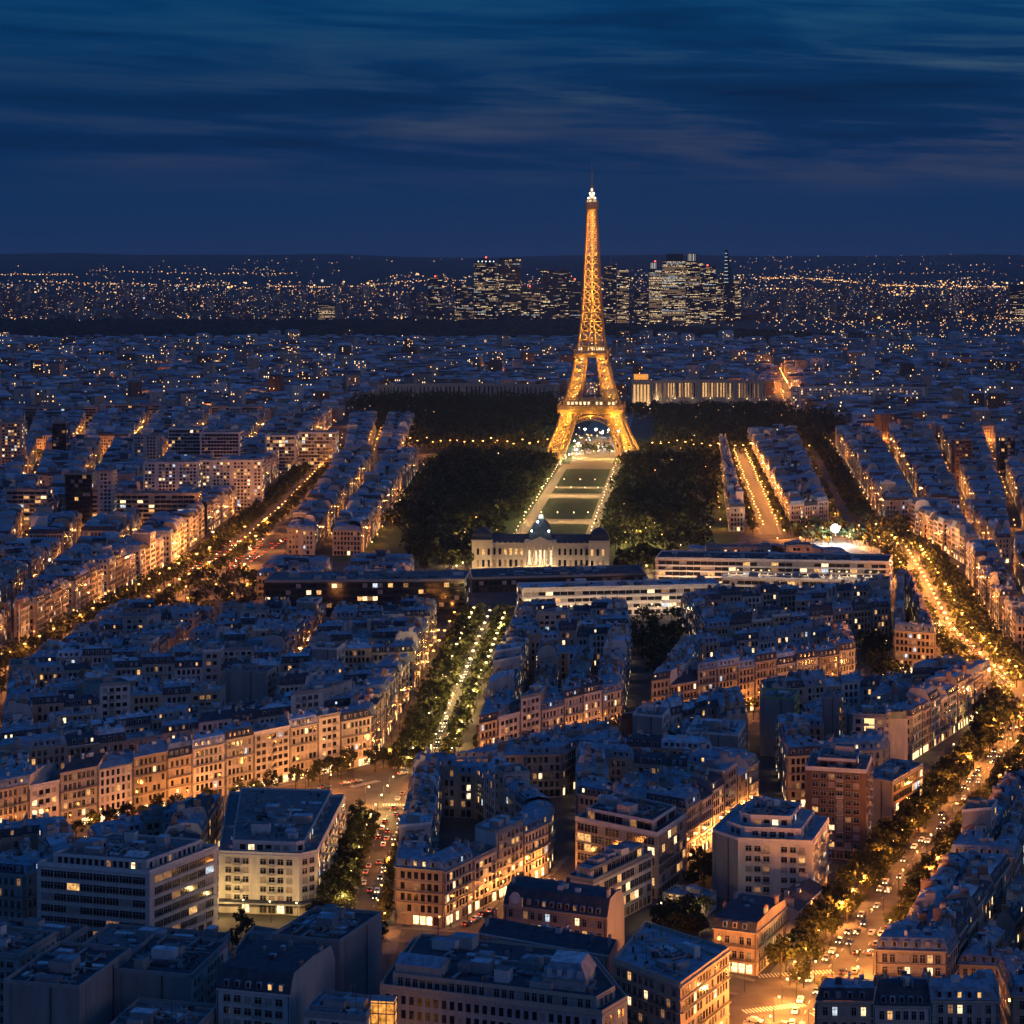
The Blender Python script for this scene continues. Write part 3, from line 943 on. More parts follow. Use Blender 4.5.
hslab([(-26, 1508), (88, 1530), (86, 1572), (-28, 1552)], 9, 44, 'low dark ribbed-roof hall before the military school', *OFFICE, style='glass', wallm=CURT, roofm=R0 + 1, trim=METAL, cabins=8, lit=.6, lod=2)
# mid-distance slabs: (x0, x1, y of roof, height, depth, style, wall, lit, label)
MIDS = [
    (428, 486, 458, 0, 0, 0, 0, 0, ''),
    (0, 22, 423, 45, 22, 'modern', W0 + 3, 2.5, 'tall warm-lit residential tower at the far left'),
    (52, 66, 423, 38, 20, 'glass', CURT, .9, 'dark square tower right of the warm-lit tower'),
    (133, 157, 436, 32, 24, 'modern', W0 + 1, .8, 'squat grey block left of the twin white-framed blocks'),
    (168, 203, 429, 34, 30, 'glass', W0 + 2, .4, 'first white-framed dark glass block of the twin pair'),
    (200, 240, 433, 32, 30, 'glass', W0 + 2, .4, 'second white-framed dark glass block of the twin pair'),
    (265, 296, 436, 26, 30, 'glass', W0 + 2, 2.6, 'low bright glass-fronted block on the left'),
    (298, 336, 433, 27, 30, 'glass', W0 + 2, 3.0, 'brightly lit glass office beside the low bright glass-fronted block'),
    (143, 198, 463, 30, 16, 'modern', W0 + 2, 2.2, 'long housing slab with many warm windows, western half'),
    (198, 262, 461, 30, 16, 'modern', W0 + 2, 2.2, 'long housing slab with many warm windows, eastern half'),
    (98, 113, 472, 40, 16, 'modern', W0 + 1, .8, 'slim grey tower before the long housing slab'),
    (65, 92, 474, 36, 20, 'glass', CURT, .6, 'dark glass block beside the slim grey tower'),
    (88, 198, 494, 20, 18, 'band', W0 + 3, 1.5, 'long pinkish banded school building'),
    (5, 48, 490, 22, 20, 'band', W0 + 1, 1.5, 'banded block with lit floors at the left side'),
    (100, 160, 405, 24, 20, 'band', W0 + 3, 1.0, 'long orange-lit riverside block on the left'),
    (20, 98, 408, 24, 20, 'band', W0 + 3, 1.0, 'long riverside block at the far left edge'),
    (210, 262, 407, 24, 20, 'band', W0 + 3, 1.0, 'long riverside block right of the orange-lit one'),
    (792, 925, 388, 30, 18, 'modern', W0 + 2, 2.6, 'very long ministry slab with rows of lit windows at right'),
    (710, 770, 556, 10, 18, 'glass', GREENW, 1.0, 'low greenish hall before the white floodlight'),
    (786, 812, 546, 17, 14, 'modern', W0 + 3, 1.0, 'small lit block beside the low greenish hall'),
    (706, 772, 548, 15, 12, 'plain', W0 + 3, 2.5, 'warm-lit low row behind the low greenish hall'),
    (955, 972, 440, 38, 20, 'modern', W0 + 5, .5, 'dark tower block on the right'),
    (1000, 1015, 437, 36, 20, 'glass', CURT, .5, 'dark glass tower near the right edge'),
]
for i, (x0, x1, yt, h, dep, st, wm, lit, lab) in enumerate(MIDS):
    if not h:
        continue
    h += 13 if x1 < 340 and yt > 420 else 4
    a, b = P(x0, yt, h), P(x1, yt, h)
    hslab([a, b, (b[0] + .02 * dep, b[1] + dep), (a[0] + .02 * dep, a[1] + dep)], h, 60 + i, lab, *(OFFICE if st in ('glass', 'band') else ('apartment building', 'apartment_building')),
          style=st, wallm=wm, roofm=R0 + (i % 4), trim=WHITE if wm == W0 + 2 else CONC, lit=lit, lod=2, cabins=4)

# ------------------------------------------------------------------ the city blocks
rg = random.Random(11)
SIDES4 = ['front row', 'right row', 'back row', 'left row']
W_near = [(-194, 845), (-56, 992), (-46, 1150), (-244, 1112)]
W_far = [(-243, 1126), (-45, 1163), (-38, 1318), (-226, 1316)]
for i, j, q in split(W_near, 1, 3, 8):
    fill_block(q, ('orange-lit boulevard block', 'second block behind orange-lit boulevard', 'third block behind orange-lit boulevard')[j], rg, 20.5, 2.2, 1, .9, .55 if j == 0 else .1, modern=.12 if j == 0 else .3, rows=SIDES4)
for i, j, q in split(W_far, 3, 3, 9):
    fill_block(q, f'{ORD[2 - i]} block left of avenue, {("near", "middle", "far")[j]} tier', rg, 19.5, 3.4, 1, .8, .1, modern=.25, rows=SIDES4)
E_blocks = [([(-14, 976), (50, 1056), (63, 1228), (-3, 1216)], 'corner block between avenue and plaza'),
            ([(-2, 1228), (63, 1240), (65, 1312), (3, 1306)], 'second block up avenue right side'),
            ([(64, 1066), (172, 1161), (178, 1236), (86, 1182)], 'block between dark garden and lit street'),
            ([(104, 1238), (212, 1300), (226, 1392), (98, 1345)], 'block behind the dark garden trees'),
            ([(200, 1215), (220, 1205), (246, 1428), (236, 1420)], 'narrow block beside the upper boulevard')]
for q, ph in E_blocks:
    fill_block(q, ph, rg, 21, 2.6, 1, 1.0, .5, modern=.22, rows=SIDES4)
S_blocks = [([(-38, 754), (-22, 749), (13, 816), (15, 836), (-6, 905), (-38, 912)], 'corner block beside the light-trail road', 18.5, ['front row', 'shopping street row', 'inner row', 'plaza row', 'back row', 'light-trail road row']),
            ([(24, 856), (62, 827), (96, 903), (26, 926)], 'block behind the wide-eaved pale block', 20, SIDES4),
            ([(26, 936), (97, 915), (104, 1060), (46, 992)], 'block with the slim tower block', 19, SIDES4),
            ([(-24, 925), (20, 932), (42, 984), (10, 958)], 'wedge block facing the plaza', 17, SIDES4),
            ([(108, 912), (148, 922), (168, 985), (112, 985)], 'block beside the lit stairwell tower', 21, SIDES4),
            ([(113, 998), (172, 998), (230, 1115), (114, 1066)], 'block pointing at the eastern plaza', 20, SIDES4),
            ([(102, 652), (122, 650), (160, 745), (139, 747)], 'long zinc-roofed row along the boulevard', 21, SIDES4),
            ([(143, 760), (164, 757), (203, 870), (184, 870)], 'second zinc-roofed row along the boulevard', 20, SIDES4),
            ([(127, 662), (152, 658), (176, 742), (165, 744)], 'court block behind the long zinc-roofed row', 14, SIDES4),
            ([(80, 612), (128, 610), (131, 628), (84, 630)], 'dormered front block at the lower crossroads', 19.5, SIDES4),
            ([(133, 618), (150, 616), (152, 648), (136, 650)], 'lit-windowed corner block at the frame edge', 20, SIDES4),
            ([(-131, 765), (-109, 769), (-107, 860), (-150, 820)], 'low block behind the pale office block', 15, SIDES4),
            ([(-186, 752), (-156, 742), (-140, 768), (-156, 812), (-186, 800)], 'block left of the pale office block', 18, SIDES4 + ['far left row'])]
for q, ph, h0, rows in S_blocks:
    fill_block(q, ph, rg, h0, 2.2, 1, 1.0, .45, modern=.2, rows=rows)
# beyond the avenue: ordinary blocks, district by district
FARQ = [
    ([(-300, 1245), (-273, 1240), (-238, 1640), (-385, 1640)], 2, 5, 20, 'left of the diagonal boulevard'),
    ([(-390, 1655), (-238, 1655), (-229, 2080), (-480, 2080)], 4, 5, 21, 'beyond'), ([(-490, 2095), (-229, 2095), (-227, 2520), (-580, 2520)], 5, 5, 22, 'beyond'),
    ([(-600, 2540), (-227, 2540), (-230, 3050), (-710, 3050)], 6, 5, 22, 'beyond'),
    ([(-172, 1700), (-104, 1690), (-90, 2400), (-183, 2420)], 2, 7, 19, 'beyond'),
    ([(-183, 2435), (-112, 2420), (-118, 2980), (-215, 2980)], 2, 5, 19, 'beyond'),
    ([(-170, 1480), (-60, 1480), (-60, 1585), (-172, 1585)], 2, 2, 13, 'beyond'),
    ([(112, 1560), (240, 1545), (236, 1640), (118, 1650)], 3, 2, 13, 'beyond'),
    ([(166, 1845), (192, 1845), (243, 2560), (222, 2560)], 1, 8, 20, 'beyond'),
    ([(216, 1850), (264, 1885), (338, 2720), (266, 2690)], 1, 8, 20, 'beyond'),
    ([(300, 1905), (450, 1905), (620, 2720), (372, 2720)], 4, 8, 20, 'beyond'),
    ([(264, 1245), (305, 1245), (380, 1640), (306, 1600)], 2, 4, 20, 'beyond'),
    ([(315, 1640), (385, 1655), (455, 1890), (312, 1875)], 3, 3, 20, 'beyond'),
]
for q, nu, nv, h0, ph in FARQ:
    for i, j, b in split(q, nu, nv, 13):
        fill_block(b, ph, rg, h0, 3.2, 3 if b[0][1] > 1500 else 2, .9, .15, modern=.25)
# ------------------------------------------------------------------ put the buildings into the scene
WPROTO = {}
def window_proto(kind, w, h):
    key = (kind, round(w, 2), round(h, 2))
    if key not in WPROTO:
        m = MB()
        m.face([(-w / 2, -.03, 0), (w / 2, -.03, 0), (w / 2, -.03, h), (-w / 2, -.03, h)], kind)
        f = .09
        def bx(x0, x1, z0, z1, d=.1, mm=FRAME):
            m.prism([(x0, -d), (x1, -d), (x1, .0), (x0, .0)], z0, z1, mm, None, True)
        bx(-w / 2 - f, -w / 2, -f, h + f)
        bx(w / 2, w / 2 + f, -f, h + f)
        bx(-w / 2, w / 2, h, h + f)
        bx(-w / 2 - .12, w / 2 + .12, -.2, -f, .26, TRIM)
        k = max(1, round(w / 1.2))
        for i in range(1, k):
            x = -w / 2 + w * i / k
            bx(x - .04, x + .04, 0, h, .07)
        if k == 1:
            bx(-.03, .03, 0, h, .06)
        bx(-w / 2, w / 2, h * .68, h * .68 + .06, .06)
        WPROTO[key] = m.mesh('window', MATS)
    return WPROTO[key]
def window_quads(mb, wins):
    for x, y, z, ang, w, h, kind in wins:
        c, s = math.cos(ang) * w / 2, math.sin(ang) * w / 2
        mb.face([(x - c, y - s, z), (x + c, y + s, z), (x + c, y + s, z + h), (x - c, y - s, z + h)], kind)
def screen_score(B):
    ys = [p[1] for p in B.poly]
    xs = [p[0] for p in B.poly]
    Y = min(ys)
    cx = sum(xs) / len(xs)
    if Y < 560 or abs(cx) > .2207 * Y + 12:
        return 0
    w = max(p[0] / p[1] for p in B.poly) - min(p[0] / p[1] for p in B.poly)
    return w * (B.h + .1 * (max(ys) - Y)) / Y
heroes = [b for b in BUILDINGS if b.hero]
rest = sorted([b for b in BUILDINGS if not b.hero], key=lambda b: -screen_score(b))
rest = [b for b in rest if screen_score(b) > 0]
N_IND = 300 - len([b for b in heroes if b.cat != 'office building'])
chosen, mass = rest[:N_IND], rest[N_IND:]
chosen.sort(key=lambda b: centroid(b.poly)[1])
NEARWIN = set(id(b) for b in sorted(chosen, key=lambda b: -screen_score(b))[:34])
SEEN_LABELS = {}
ROWN = {}
for b in chosen:
    col, rf, row, j, ph, ring = b.info
    key = (row, ph, ring)
    b.ordk = ROWN.get(key, 0)
    ROWN[key] = b.ordk + 1
    rr = row if ring == 'outer' else row.replace(' row', ' court')
    corner = getattr(b, 'corner', None) is not None and ring == 'outer'
    if ph.startswith('beyond') or ph.startswith('left of'):
        ph = 'outskirts across the boulevard'
    b.label = f"{col} {rf} {'corner house' if corner else 'house'}, {ordn(b.ordk)} in {rr}, {ph}"
    b.cat = 'apartment building'
    b.group = 'apartment houses of the ' + ph
    k = SEEN_LABELS.setdefault(b.label, [])
    k.append(b)
def put(B, near):
    c = centroid(B.poly)
    root = bpy.data.objects.new(B.name, None)
    COL.objects.link(root)
    root.location = (c[0], c[1], 0)
    org = (c[0], c[1], 0)
    root.empty_display_size = 2
    wins = sorted(B.wins, key=lambda t: -t[4] * t[5])
    if near:
        for x, y, z, ang, w, h, kind in wins[:100]:
            o = link('shop_front' if kind in (SHOP, DARK) else 'window', window_proto(kind, w, h), root, (x - c[0], y - c[1], z), ang)
        if len(wins) > 100:
            m = MB()
            window_quads(m, wins[100:])
            tag(link('window', m.mesh('window', MATS, org), root), kind='stuff')
    else:
        window_quads(B.wall, wins)
    link('wall', B.wall.mesh('wall', MATS, org), root)
    if B.roof.f:
        link('roof', B.roof.mesh('roof', MATS, org), root)
    for m in B.chim:
        link('chimney', m.mesh('chimney', MATS, org), root)
    for m in B.dorm:
        link('dormer', m.mesh('dormer', MATS, org), root)
    for m in B.balc[:100]:
        link('balcony', m.mesh('balcony', MATS, org), root)
    for nm, m in B.extra:
        link(nm, m.mesh(nm, MATS, org), root)
    tag(root, B.label, B.cat, B.group)
    return root
for b in heroes:
    put(b, centroid(b.poly)[1] < 880)
for b in chosen:
    put(b, id(b) in NEARWIN)
MASS = MB()
for b in mass:
    MASS.add(b.wall)
    MASS.add(b.roof)
    for m in b.chim + b.dorm + b.balc:
        MASS.add(m)
    for _, m in b.extra:
        MASS.add(m)
    window_quads(MASS, b.wins)

# ------------------------------------------------------------------ the far districts: simple houses by the thousand
rf_ = random.Random(5)
FL_A = M_(emit('bright distant window', (1, .48, .16), 4.5))
FL_B = M_(emit('bright white distant window', (1, .68, .36), 4.5))
def far_house(mb, x, y, w, d, h, ang, lit=.06, tall=False):
    wm = W0 + (rf_.choice((4, 5, 5)) if tall else rf_.choices((0, 1, 2, 3, 4, 5), (3, 3, 1.5, 2, 4, 3))[0])
    rm = R0 + rf_.choices((0, 1, 2, 3), (4, 3, 3, 2))[0]
    c, s = math.cos(ang), math.sin(ang)
    q = [(x + c * u - s * v, y + s * u + c * v) for u, v in ((-w / 2, -d / 2), (w / 2, -d / 2), (w / 2, d / 2), (-w / 2, d / 2))]
    if rf_.random() < .6 and not tall:
        mb.prism(q, 0, h, wm, rm)
        mb.taper(q, h + .01, [lerp(p, (x, y), .35) for p in q], h + 3, rm, R0 + rf_.choice((0, 2)))
    else:
        mb.prism(q, 0, h, wm, rm)
    for k, m in ((0, None), (3, None)) if c > 0 and s < 0 else ((0, None), (1, None)):
        a, b = q[k], q[(k + 1) % 4]
        if not facing(a, b, .05):
            continue
        L = math.hypot(b[0] - a[0], b[1] - a[1])
        n = int(L / 3.2)
        nf = int(h / 3.2)
        ux, uy = (b[0] - a[0]) / L, (b[1] - a[1]) / L
        for f in range(nf):
            for i in range(n):
                r = rf_.random()
                if r > .45 and y > 2800 and r > lit:
                    continue
                kd = FL_A if r < lit * .35 else (FL_B if r < lit * .55 else (LITA if r < lit * .9 else (LITD if r < lit else GLASS)))
                px, py = a[0] + ux * (i + .5) * L / n + uy * .12, a[1] + uy * (i + .5) * L / n - ux * .12
                z = f * 3.2 + 1.2
                ww, hh = (1.0, 1.7) if y < 4500 else (1.3, 1.6)
                mb.face([(px - ux * ww / 2, py - uy * ww / 2, z), (px + ux * ww / 2, py + uy * ww / 2, z), (px + ux * ww / 2, py + uy * ww / 2, z + hh), (px - ux * ww / 2, py - uy * ww / 2, z + hh)], kd)
CHAMP = [(-112, 1790), (165, 1800), (275, 2820), (-110, 3000)]
def far_field(mb, y0, y1, step, x0f, x1f, skip):
    y = y0
    while y < y1:
        x = x0f * y
        while x < x1f * y:
            if rf_.random() < .93:
                px, py = x + rf_.uniform(-.2, .2) * step, y + rf_.uniform(-.2, .2) * step
                if not skip(px, py):
                    big = rf_.random()
                    far_house(mb, px, py, step * rf_.uniform(.55, .95), step * rf_.uniform(.4, .7), rf_.choice((15, 18, 20, 22, 24)) * (1 if big < .965 else 1.8), rf_.choice((.08, .08, -.3, .5)) + rf_.uniform(-.08, .08), rf_.uniform(.03, .20))
            x += step
        y += step * .95
def skip1(x, y):
    for hp in HERO_POLYS:
        if inside(hp, (x, y)):
            return True
    if x < -235 and y < 3060: return True
    if x > 345 + (y - 2720) * .1 and y < 2725: return True
    if -240 < x < 300 + (y - 2700) * .1 and y < 3350: return True
    if -215 < x < 420 and y < 3760 and (y > 3330 or x > -205): return True
    if abs(x - (276 + .092 * (y - 1896))) < 16: return True
    return False
FAR = MB()
far_field(FAR, 2735, 4300, 26, -.25, .25, skip1)
far_field(FAR, 4300, 6050, 36, -.25, .25, lambda x, y: abs(x - (276 + .092 * (y - 1896))) < 16)
ob_ = link('apartment_buildings', MASS.mesh('apartment_buildings', MATS))
tag(ob_, 'mass of zinc-roofed city houses spreading beyond the nearer blocks', 'apartment buildings', kind='stuff')
ob_ = link('far_houses', FAR.mesh('far_houses', MATS))
tag(ob_, 'sea of small dim houses between the tower and the dark wood', 'houses', kind='stuff')

# beyond the wood: suburbs with towers
SUB = MB()
for k in range(2600):
    y = 8300 * (2.1 ** rf_.random())
    x = rf_.uniform(-.25, .25) * y
    t = rf_.random() < .12
    far_house(SUB, x, y, rf_.uniform(15, 55), rf_.uniform(14, 30), rf_.uniform(35, 85) if t else rf_.uniform(10, 28), rf_.uniform(-.5, .5), .05 if t else .02, True)
tag(link('suburb_buildings', SUB.mesh('suburb_buildings', MATS)), 'dim suburbs beyond the dark wood', 'suburb', kind='stuff')

# ------------------------------------------------------------------ business district towers: x0, x1, y top, distance, lit
TOW = emit('tower lit floors', (1, .72, .38), 1.8)
TOW_I = M_(TOW)
TOWC_I = M_(emit('tower cool lit floors', (.72, .9, 1), .9))
TOWD_I = M_(emit('tower dim floors', (1, .62, .30), .40))
REDL = M_(emit('red aircraft warning lamp', (1, .08, .05), 6))
SIGN = M_(emit('lit roof sign', (.85, .95, 1), 5))
SKY_T = [
    (474, 498, 258, .40, 'round', 'rounded tower with bright crown, leftmost of the business district'), (499, 521, 258, .28, 'flat', 'dark slab tower right of the tower with bright crown'),
    (541, 570, 270, .16, 'flat', 'broad dark tower left of the iron tower'), (569, 581, 280, .12, 'flat', 'narrow dark tower tucked behind the iron tower'),
    (604, 616, 258, .22, 'spire', 'thin tower with mast just right of the iron tower'), (617, 629, 270, .55, 'flat', 'narrow warm tower right of the iron tower'),
    (649, 662, 262, .75, 'step', 'bright stepped tower at the cluster'), (662, 685, 254, .72, 'crown', 'brightest broad tower with dark crown'),
    (686, 703, 253, .42, 'step', 'blue-topped tower behind the brightest broad tower'), (700, 716, 266, .36, 'flat', 'grey lit tower left of the pointed spire'),
    (724, 735, 250, .20, 'point', 'slender tower with sloping pointed spire'), (716, 741, 279, .40, 'flat', 'low lit tower below the pointed spire'),
    (428, 442, 277, .30, 'flat', 'small lone tower far left of the business district'), (1010, 1024, 285, .30, 'flat', 'dim tower at the right frame edge'),
    (318, 335, 303, .75, 'flat', 'bright little block beyond the dark wood'), (520, 540, 287, .25, 'flat', 'low dark tower between the slab and the broad dark tower'),
    (634, 648, 292, .35, 'flat', 'low block left of the bright stepped tower'), (455, 473, 285, .30, 'flat', 'low tower left of the tower with bright crown'),
]
for i, (x0, x1, yt, lit, typ, lab) in enumerate(SKY_T):
    rr = random.Random(300 + i)
    Y = 8200 + rr.uniform(-250, 350)
    xa, xb = (x0 - 512) * Y / F, (x1 - 512) * Y / F
    h = H - (yt - HZ) * Y / F
    w = xb - xa
    root = link('skyscraper', None, None, ((xa + xb) / 2, Y, 0))
    m = MB()
    d = 38
    if typ == 'round':
        poly = [(math.cos(a_) * w / 2, d / 2 + math.sin(a_) * d / 2) for a_ in [2 * math.pi * k / 16 for k in range(16)]]
    else:
        poly = [(-w / 2, 0), (w / 2, 0), (w / 2, d), (-w / 2, d)]
    hb = h * {'round': .93, 'crown': .9, 'step': .88, 'point': .55, 'spire': .9}.get(typ, 1)
    m.prism(poly, 0, hb, CURT, R0 + 3)
    top = MB()
    if typ == 'round':
        top.taper(poly, hb, [(x * .55, y) for x, y in poly], h, CURT, CURT)
        for k in range(5):
            top.obox(-w * .32 + k * w * .16, -1.2, 0, 2.2, .6, hb + 2, hb + 5.5, SIGN)
    elif typ == 'crown':
        top.prism([(-w * .3, 5), (w * .42, 5), (w * .42, d - 5), (-w * .3, d - 5)], hb, h, CURT, R0)
        top.obox(-w * .2, 8, 0, 1.5, 1.5, h, h + 14, METAL)
    elif typ == 'step':
        top.prism([(-w * .4, 4), (w * .12, 4), (w * .12, d - 5), (-w * .4, d - 5)], hb, h, CURT, R0)
        for k in range(5):
            top.face([(-w * .38 + k * w * .1, 3.6, hb + 2), (-w * .38 + k * w * .1 + 2.4, 3.6, hb + 2), (-w * .38 + k * w * .1 + 2.4, 3.6, h - 3), (-w * .38 + k * w * .1, 3.6, h - 3)], TOWC_I if k % 2 else TOWD_I)
    elif typ == 'point':
        b0 = [(-w * .5, 4), (w * .4, 4), (w * .4, d - 4), (-w * .5, d - 4)]
        top.taper(b0, hb, [(-w * .38, 12), (-w * .14, 12), (-w * .14, 20), (-w * .38, 20)], h, CURT)
        top.taper([(-w * .32, 14), (-w * .22, 14), (-w * .22, 18), (-w * .32, 18)], h, [(-w * .28, 15), (-w * .26, 15), (-w * .26, 16), (-w * .28, 16)], h + 22, METAL)
        for k in range(9):
            z = hb + (h - hb) * k / 9
            t = k / 9
            top.face([(-w * .5 + w * .12 * t, 3.6 + 8 * t, z), (-w * .1 - .1 * w * t, 3.6 + 8 * t, z), (-w * .1 - .1 * w * t, 3.8 + 8 * t, z + 2), (-w * .5 + w * .12 * t, 3.8 + 8 * t, z + 2)], TOWC_I)
    elif typ == 'spire':
        top.ring((0, d / 2), [(hb, 5), (h, 3), (h + 18, .6)], 6, METAL)
    # lit floors as separate little panes on the front and side
    fl = 3.9
    nf = int(hb / fl)
    nx = max(2, int(w / 2.7))
    run = 0
    for f in range(1, nf):
        fr = rr.random() * .8 + .6
        kd = rr.choices((TOW_I, TOWC_I, TOWD_I), (5, 1, 5))[0]
        for k in range(nx):
            if run <= 0:
                run = rr.choice((1, 2, 3, 5, 8, 12))
                on = rr.random() < lit * fr
            run -= 1
            if on:
                x = -w / 2 + (k + .5) * w / nx
                yy = -.5
                if typ == 'round':
                    yy = d / 2 - math.sqrt(max(0, 1 - (x / (w / 2)) ** 2)) * d / 2 - .8
                hh_ = rr.choice((1.2, 1.8, 2.4))
                m.face([(x - 1.1, yy, f * fl), (x + 1.1, yy, f * fl), (x + 1.1, yy, f * fl + hh_), (x - 1.1, yy, f * fl + hh_)], kd if rr.random() < .6 else TOWD_I)
    link('facade', m.mesh('facade', MATS), root)
    if top.f:
        link('tower_crown', top.mesh('tower_crown', MATS), root)
    if i % 3 == 0:
        b = MB()
        b.obox(0, d / 2, 0, 5, 5, h + (16 if typ in ('crown', 'spire') else .1), h + (21 if typ in ('crown', 'spire') else 5), REDL)
        link('warning_lamp', b.mesh('warning_lamp', MATS), root)
    tag(root, lab, 'skyscraper', 'skyscrapers of the business district')

# ------------------------------------------------------------------ ground, hills, wood, horizon lights
g = MB()
g.face([(-40000, -2000, 0), (40000, -2000, 0), (40000, 60000, 0), (-40000, 60000, 0)], GROUND)
tag(link('ground', g.mesh('ground', MATS)), 'dark city ground between the streets', 'ground', kind='structure')
hm = MB()
NX = 120
rows = []
for r, (Y, base, amp) in enumerate(((13500, -4, 0), (16500, 90, 40), (21000, 190, 55), (26000, 285, 38), (30000, 290, 30))):
    row = []
    for k in range(NX + 1):
        x = (-.32 + .64 * k / NX) * Y
        t = k / NX * 10
        z = base + amp * (math.sin(t * 1.1 + r * 1.7) * .6 + math.sin(t * 2.9 + r) * .3 + math.sin(t * 7.1 + 2 * r) * .1)
        if r >= 2:
            z -= 40 * max(0, k / NX - .62) / .38
        row.append((x, Y, z))
    rows.append(row)
for r in range(len(rows) - 1):
    for k in range(NX):
        hm.face([rows[r][k], rows[r][k + 1], rows[r + 1][k + 1], rows[r + 1][k]], FOREST)
tag(link('hills', hm.mesh('hills', MATS, smooth=True)), 'low dark wooded hills along the horizon', 'hills', kind='structure')
def hill_z(x, y):
    Ys = [13500, 16500, 21000, 26000, 30000]
    if y < 13500: return 0
    for r in range(4):
        if y <= Ys[r + 1]:
            t = (y - Ys[r]) / (Ys[r + 1] - Ys[r])
            k = max(0, min(NX, int((x / y + .32) / .64 * NX)))
            return rows[r][k][2] * (1 - t) + rows[r + 1][k][2] * t
    return 0
ico_v = []
def blob(mb, x, y, z, rx, rz, m, rr, nseg=6):
    prev = None
    for ph in (-.2, .45, .95, 1.35):
        c = [(x + rx * math.cos(ph) * math.cos(2 * math.pi * k / nseg + ph) * rr.uniform(.8, 1.2), y + rx * math.cos(ph) * math.sin(2 * math.pi * k / nseg + ph) * rr.uniform(.8, 1.2), z + rz * math.sin(ph)) for k in range(nseg)]
        if prev:
            for k in range(nseg):
                mb.face([prev[k], prev[(k + 1) % nseg], c[(k + 1) % nseg], c[k]], m)
        prev = c
    mb.face(prev, m)
wd = MB()
rw = random.Random(9)
for k in range(5200):
    y = 6050 * (1.345 ** rw.random())
    x = rw.uniform(-.25, .25) * y
    px = 512 + x * F / y
    if px > 600 and y > 6080 + 1500 * max(0, 1 - (px - 600) / 330): continue
    if px > 930: continue
    blob(wd, x, y, 6, rw.uniform(14, 30), rw.uniform(9, 15), FOREST, rw)
tag(link('woodland', wd.mesh('woodland', MATS)), 'wide dark wood stretching beyond the city', 'woodland', kind='stuff')
FL = [M_(emit('far amber lamps', (1, .46, .14), 3.2)), M_(emit('far warm lamps', (1, .62, .28), 3.0)), M_(emit('far dim lamps', (1, .48, .20), 1.2)), M_(emit('far cool lamps', (.8, .9, 1), 1.5))]
lt = MB()
rl = random.Random(17)
def dot(x, y, z, s, k):
    m = FL[k]
    lt.obox(x, y, rl.uniform(0, 1.5), s, s, z, z + s, m)
def march(yy):
    y = 2600.0
    while y < 25500 and H - (yy - HZ) / F * y > hill_z(0, y) + 3:
        y *= 1.012
    return y
def dots(n, y0, y1, px0, px1, size, zlo=2, zhi=16, wts=(4, 3, 8, 1), cluster=.5):
    cx, cyy = 0, 0
    for _ in range(n):
        if rl.random() > cluster or not cx:
            yy = rl.uniform(y0, y1)
            cyy = march(yy)
            cx = (rl.uniform(px0, px1) - 512) * cyy / F
        x, y = cx + rl.gauss(0, .006) * cyy, cyy * (1 + rl.gauss(0, .01))
        dot(x, y, rl.uniform(zlo, zhi) + hill_z(x, y), size * y / F * rl.uniform(.5, 1.15), rl.choices((0, 1, 2, 3), wts)[0])
dots(2000, 276, 322, -10, 1034, .72, cluster=.5)
dots(160, 276, 322, -10, 1034, 1.5, wts=(6, 4, 1, 1), cluster=.2)
dots(700, 282, 324, -10, 560, .7)
dots(160, 262, 276, -10, 1034, .62, cluster=.75)
dots(90, 258, 268, 700, 1034, .6, cluster=.6)
dots(900, 276, 330, 620, 1034, .7)
dots(260, 324, 346, 760, 1034, .7, wts=(7, 3, 5, .3), cluster=.7)
dots(1500, 342, 425, -10, 1034, .62, 3, 18, (4, 4, 6, 1.2), .4)
# strings of road lamps along the far ridges
for (pxa, pya, pxb, pyb, n, wd_) in ((0, 271, 75, 272, 26, .8), (90, 269, 110, 269, 6, .7), (110, 270, 300, 271, 40, .8), (760, 278.5, 860, 280, 44, .95), (765, 290, 850, 291, 30, .8), (880, 282, 1024, 283, 60, .9),
        (270, 282, 342, 285, 34, .9), (45, 279, 160, 283, 30, .75), (850, 341, 942, 347, 34, 1.1), (700, 331, 850, 340, 40, .55), (985, 345, 1024, 348, 16, 1.0), (170, 283, 230, 279.5, 14, .7), (800, 268.5, 1000, 267.5, 36, .6), (350, 284, 470, 281, 34, .7)):
    for k in range(n):
        t = (k + rl.uniform(-.3, .3)) / n
        yy = pya + (pyb - pya) * t + rl.gauss(0, .35)
        y = march(yy)
        x = (pxa + (pxb - pxa) * t - 512) * y / F
        dot(x, y, 6 + hill_z(x, y), wd_ * y / F * rl.uniform(.6, 1.1), rl.choices((0, 1, 2), (5, 4, 2))[0])
for _ in range(60):    # scattered on the hills
    y = rl.uniform(15000, 20500)
    x = rl.uniform(-.22, .22) * y
    dot(x, y, 8 + hill_z(x, y), .6 * y / F, rl.choice((1, 2, 2)))
tag(link('city_lights', lt.mesh('city_lights', MATS)), 'countless small lamps of the far suburbs up to the horizon', 'city lights', kind='stuff')
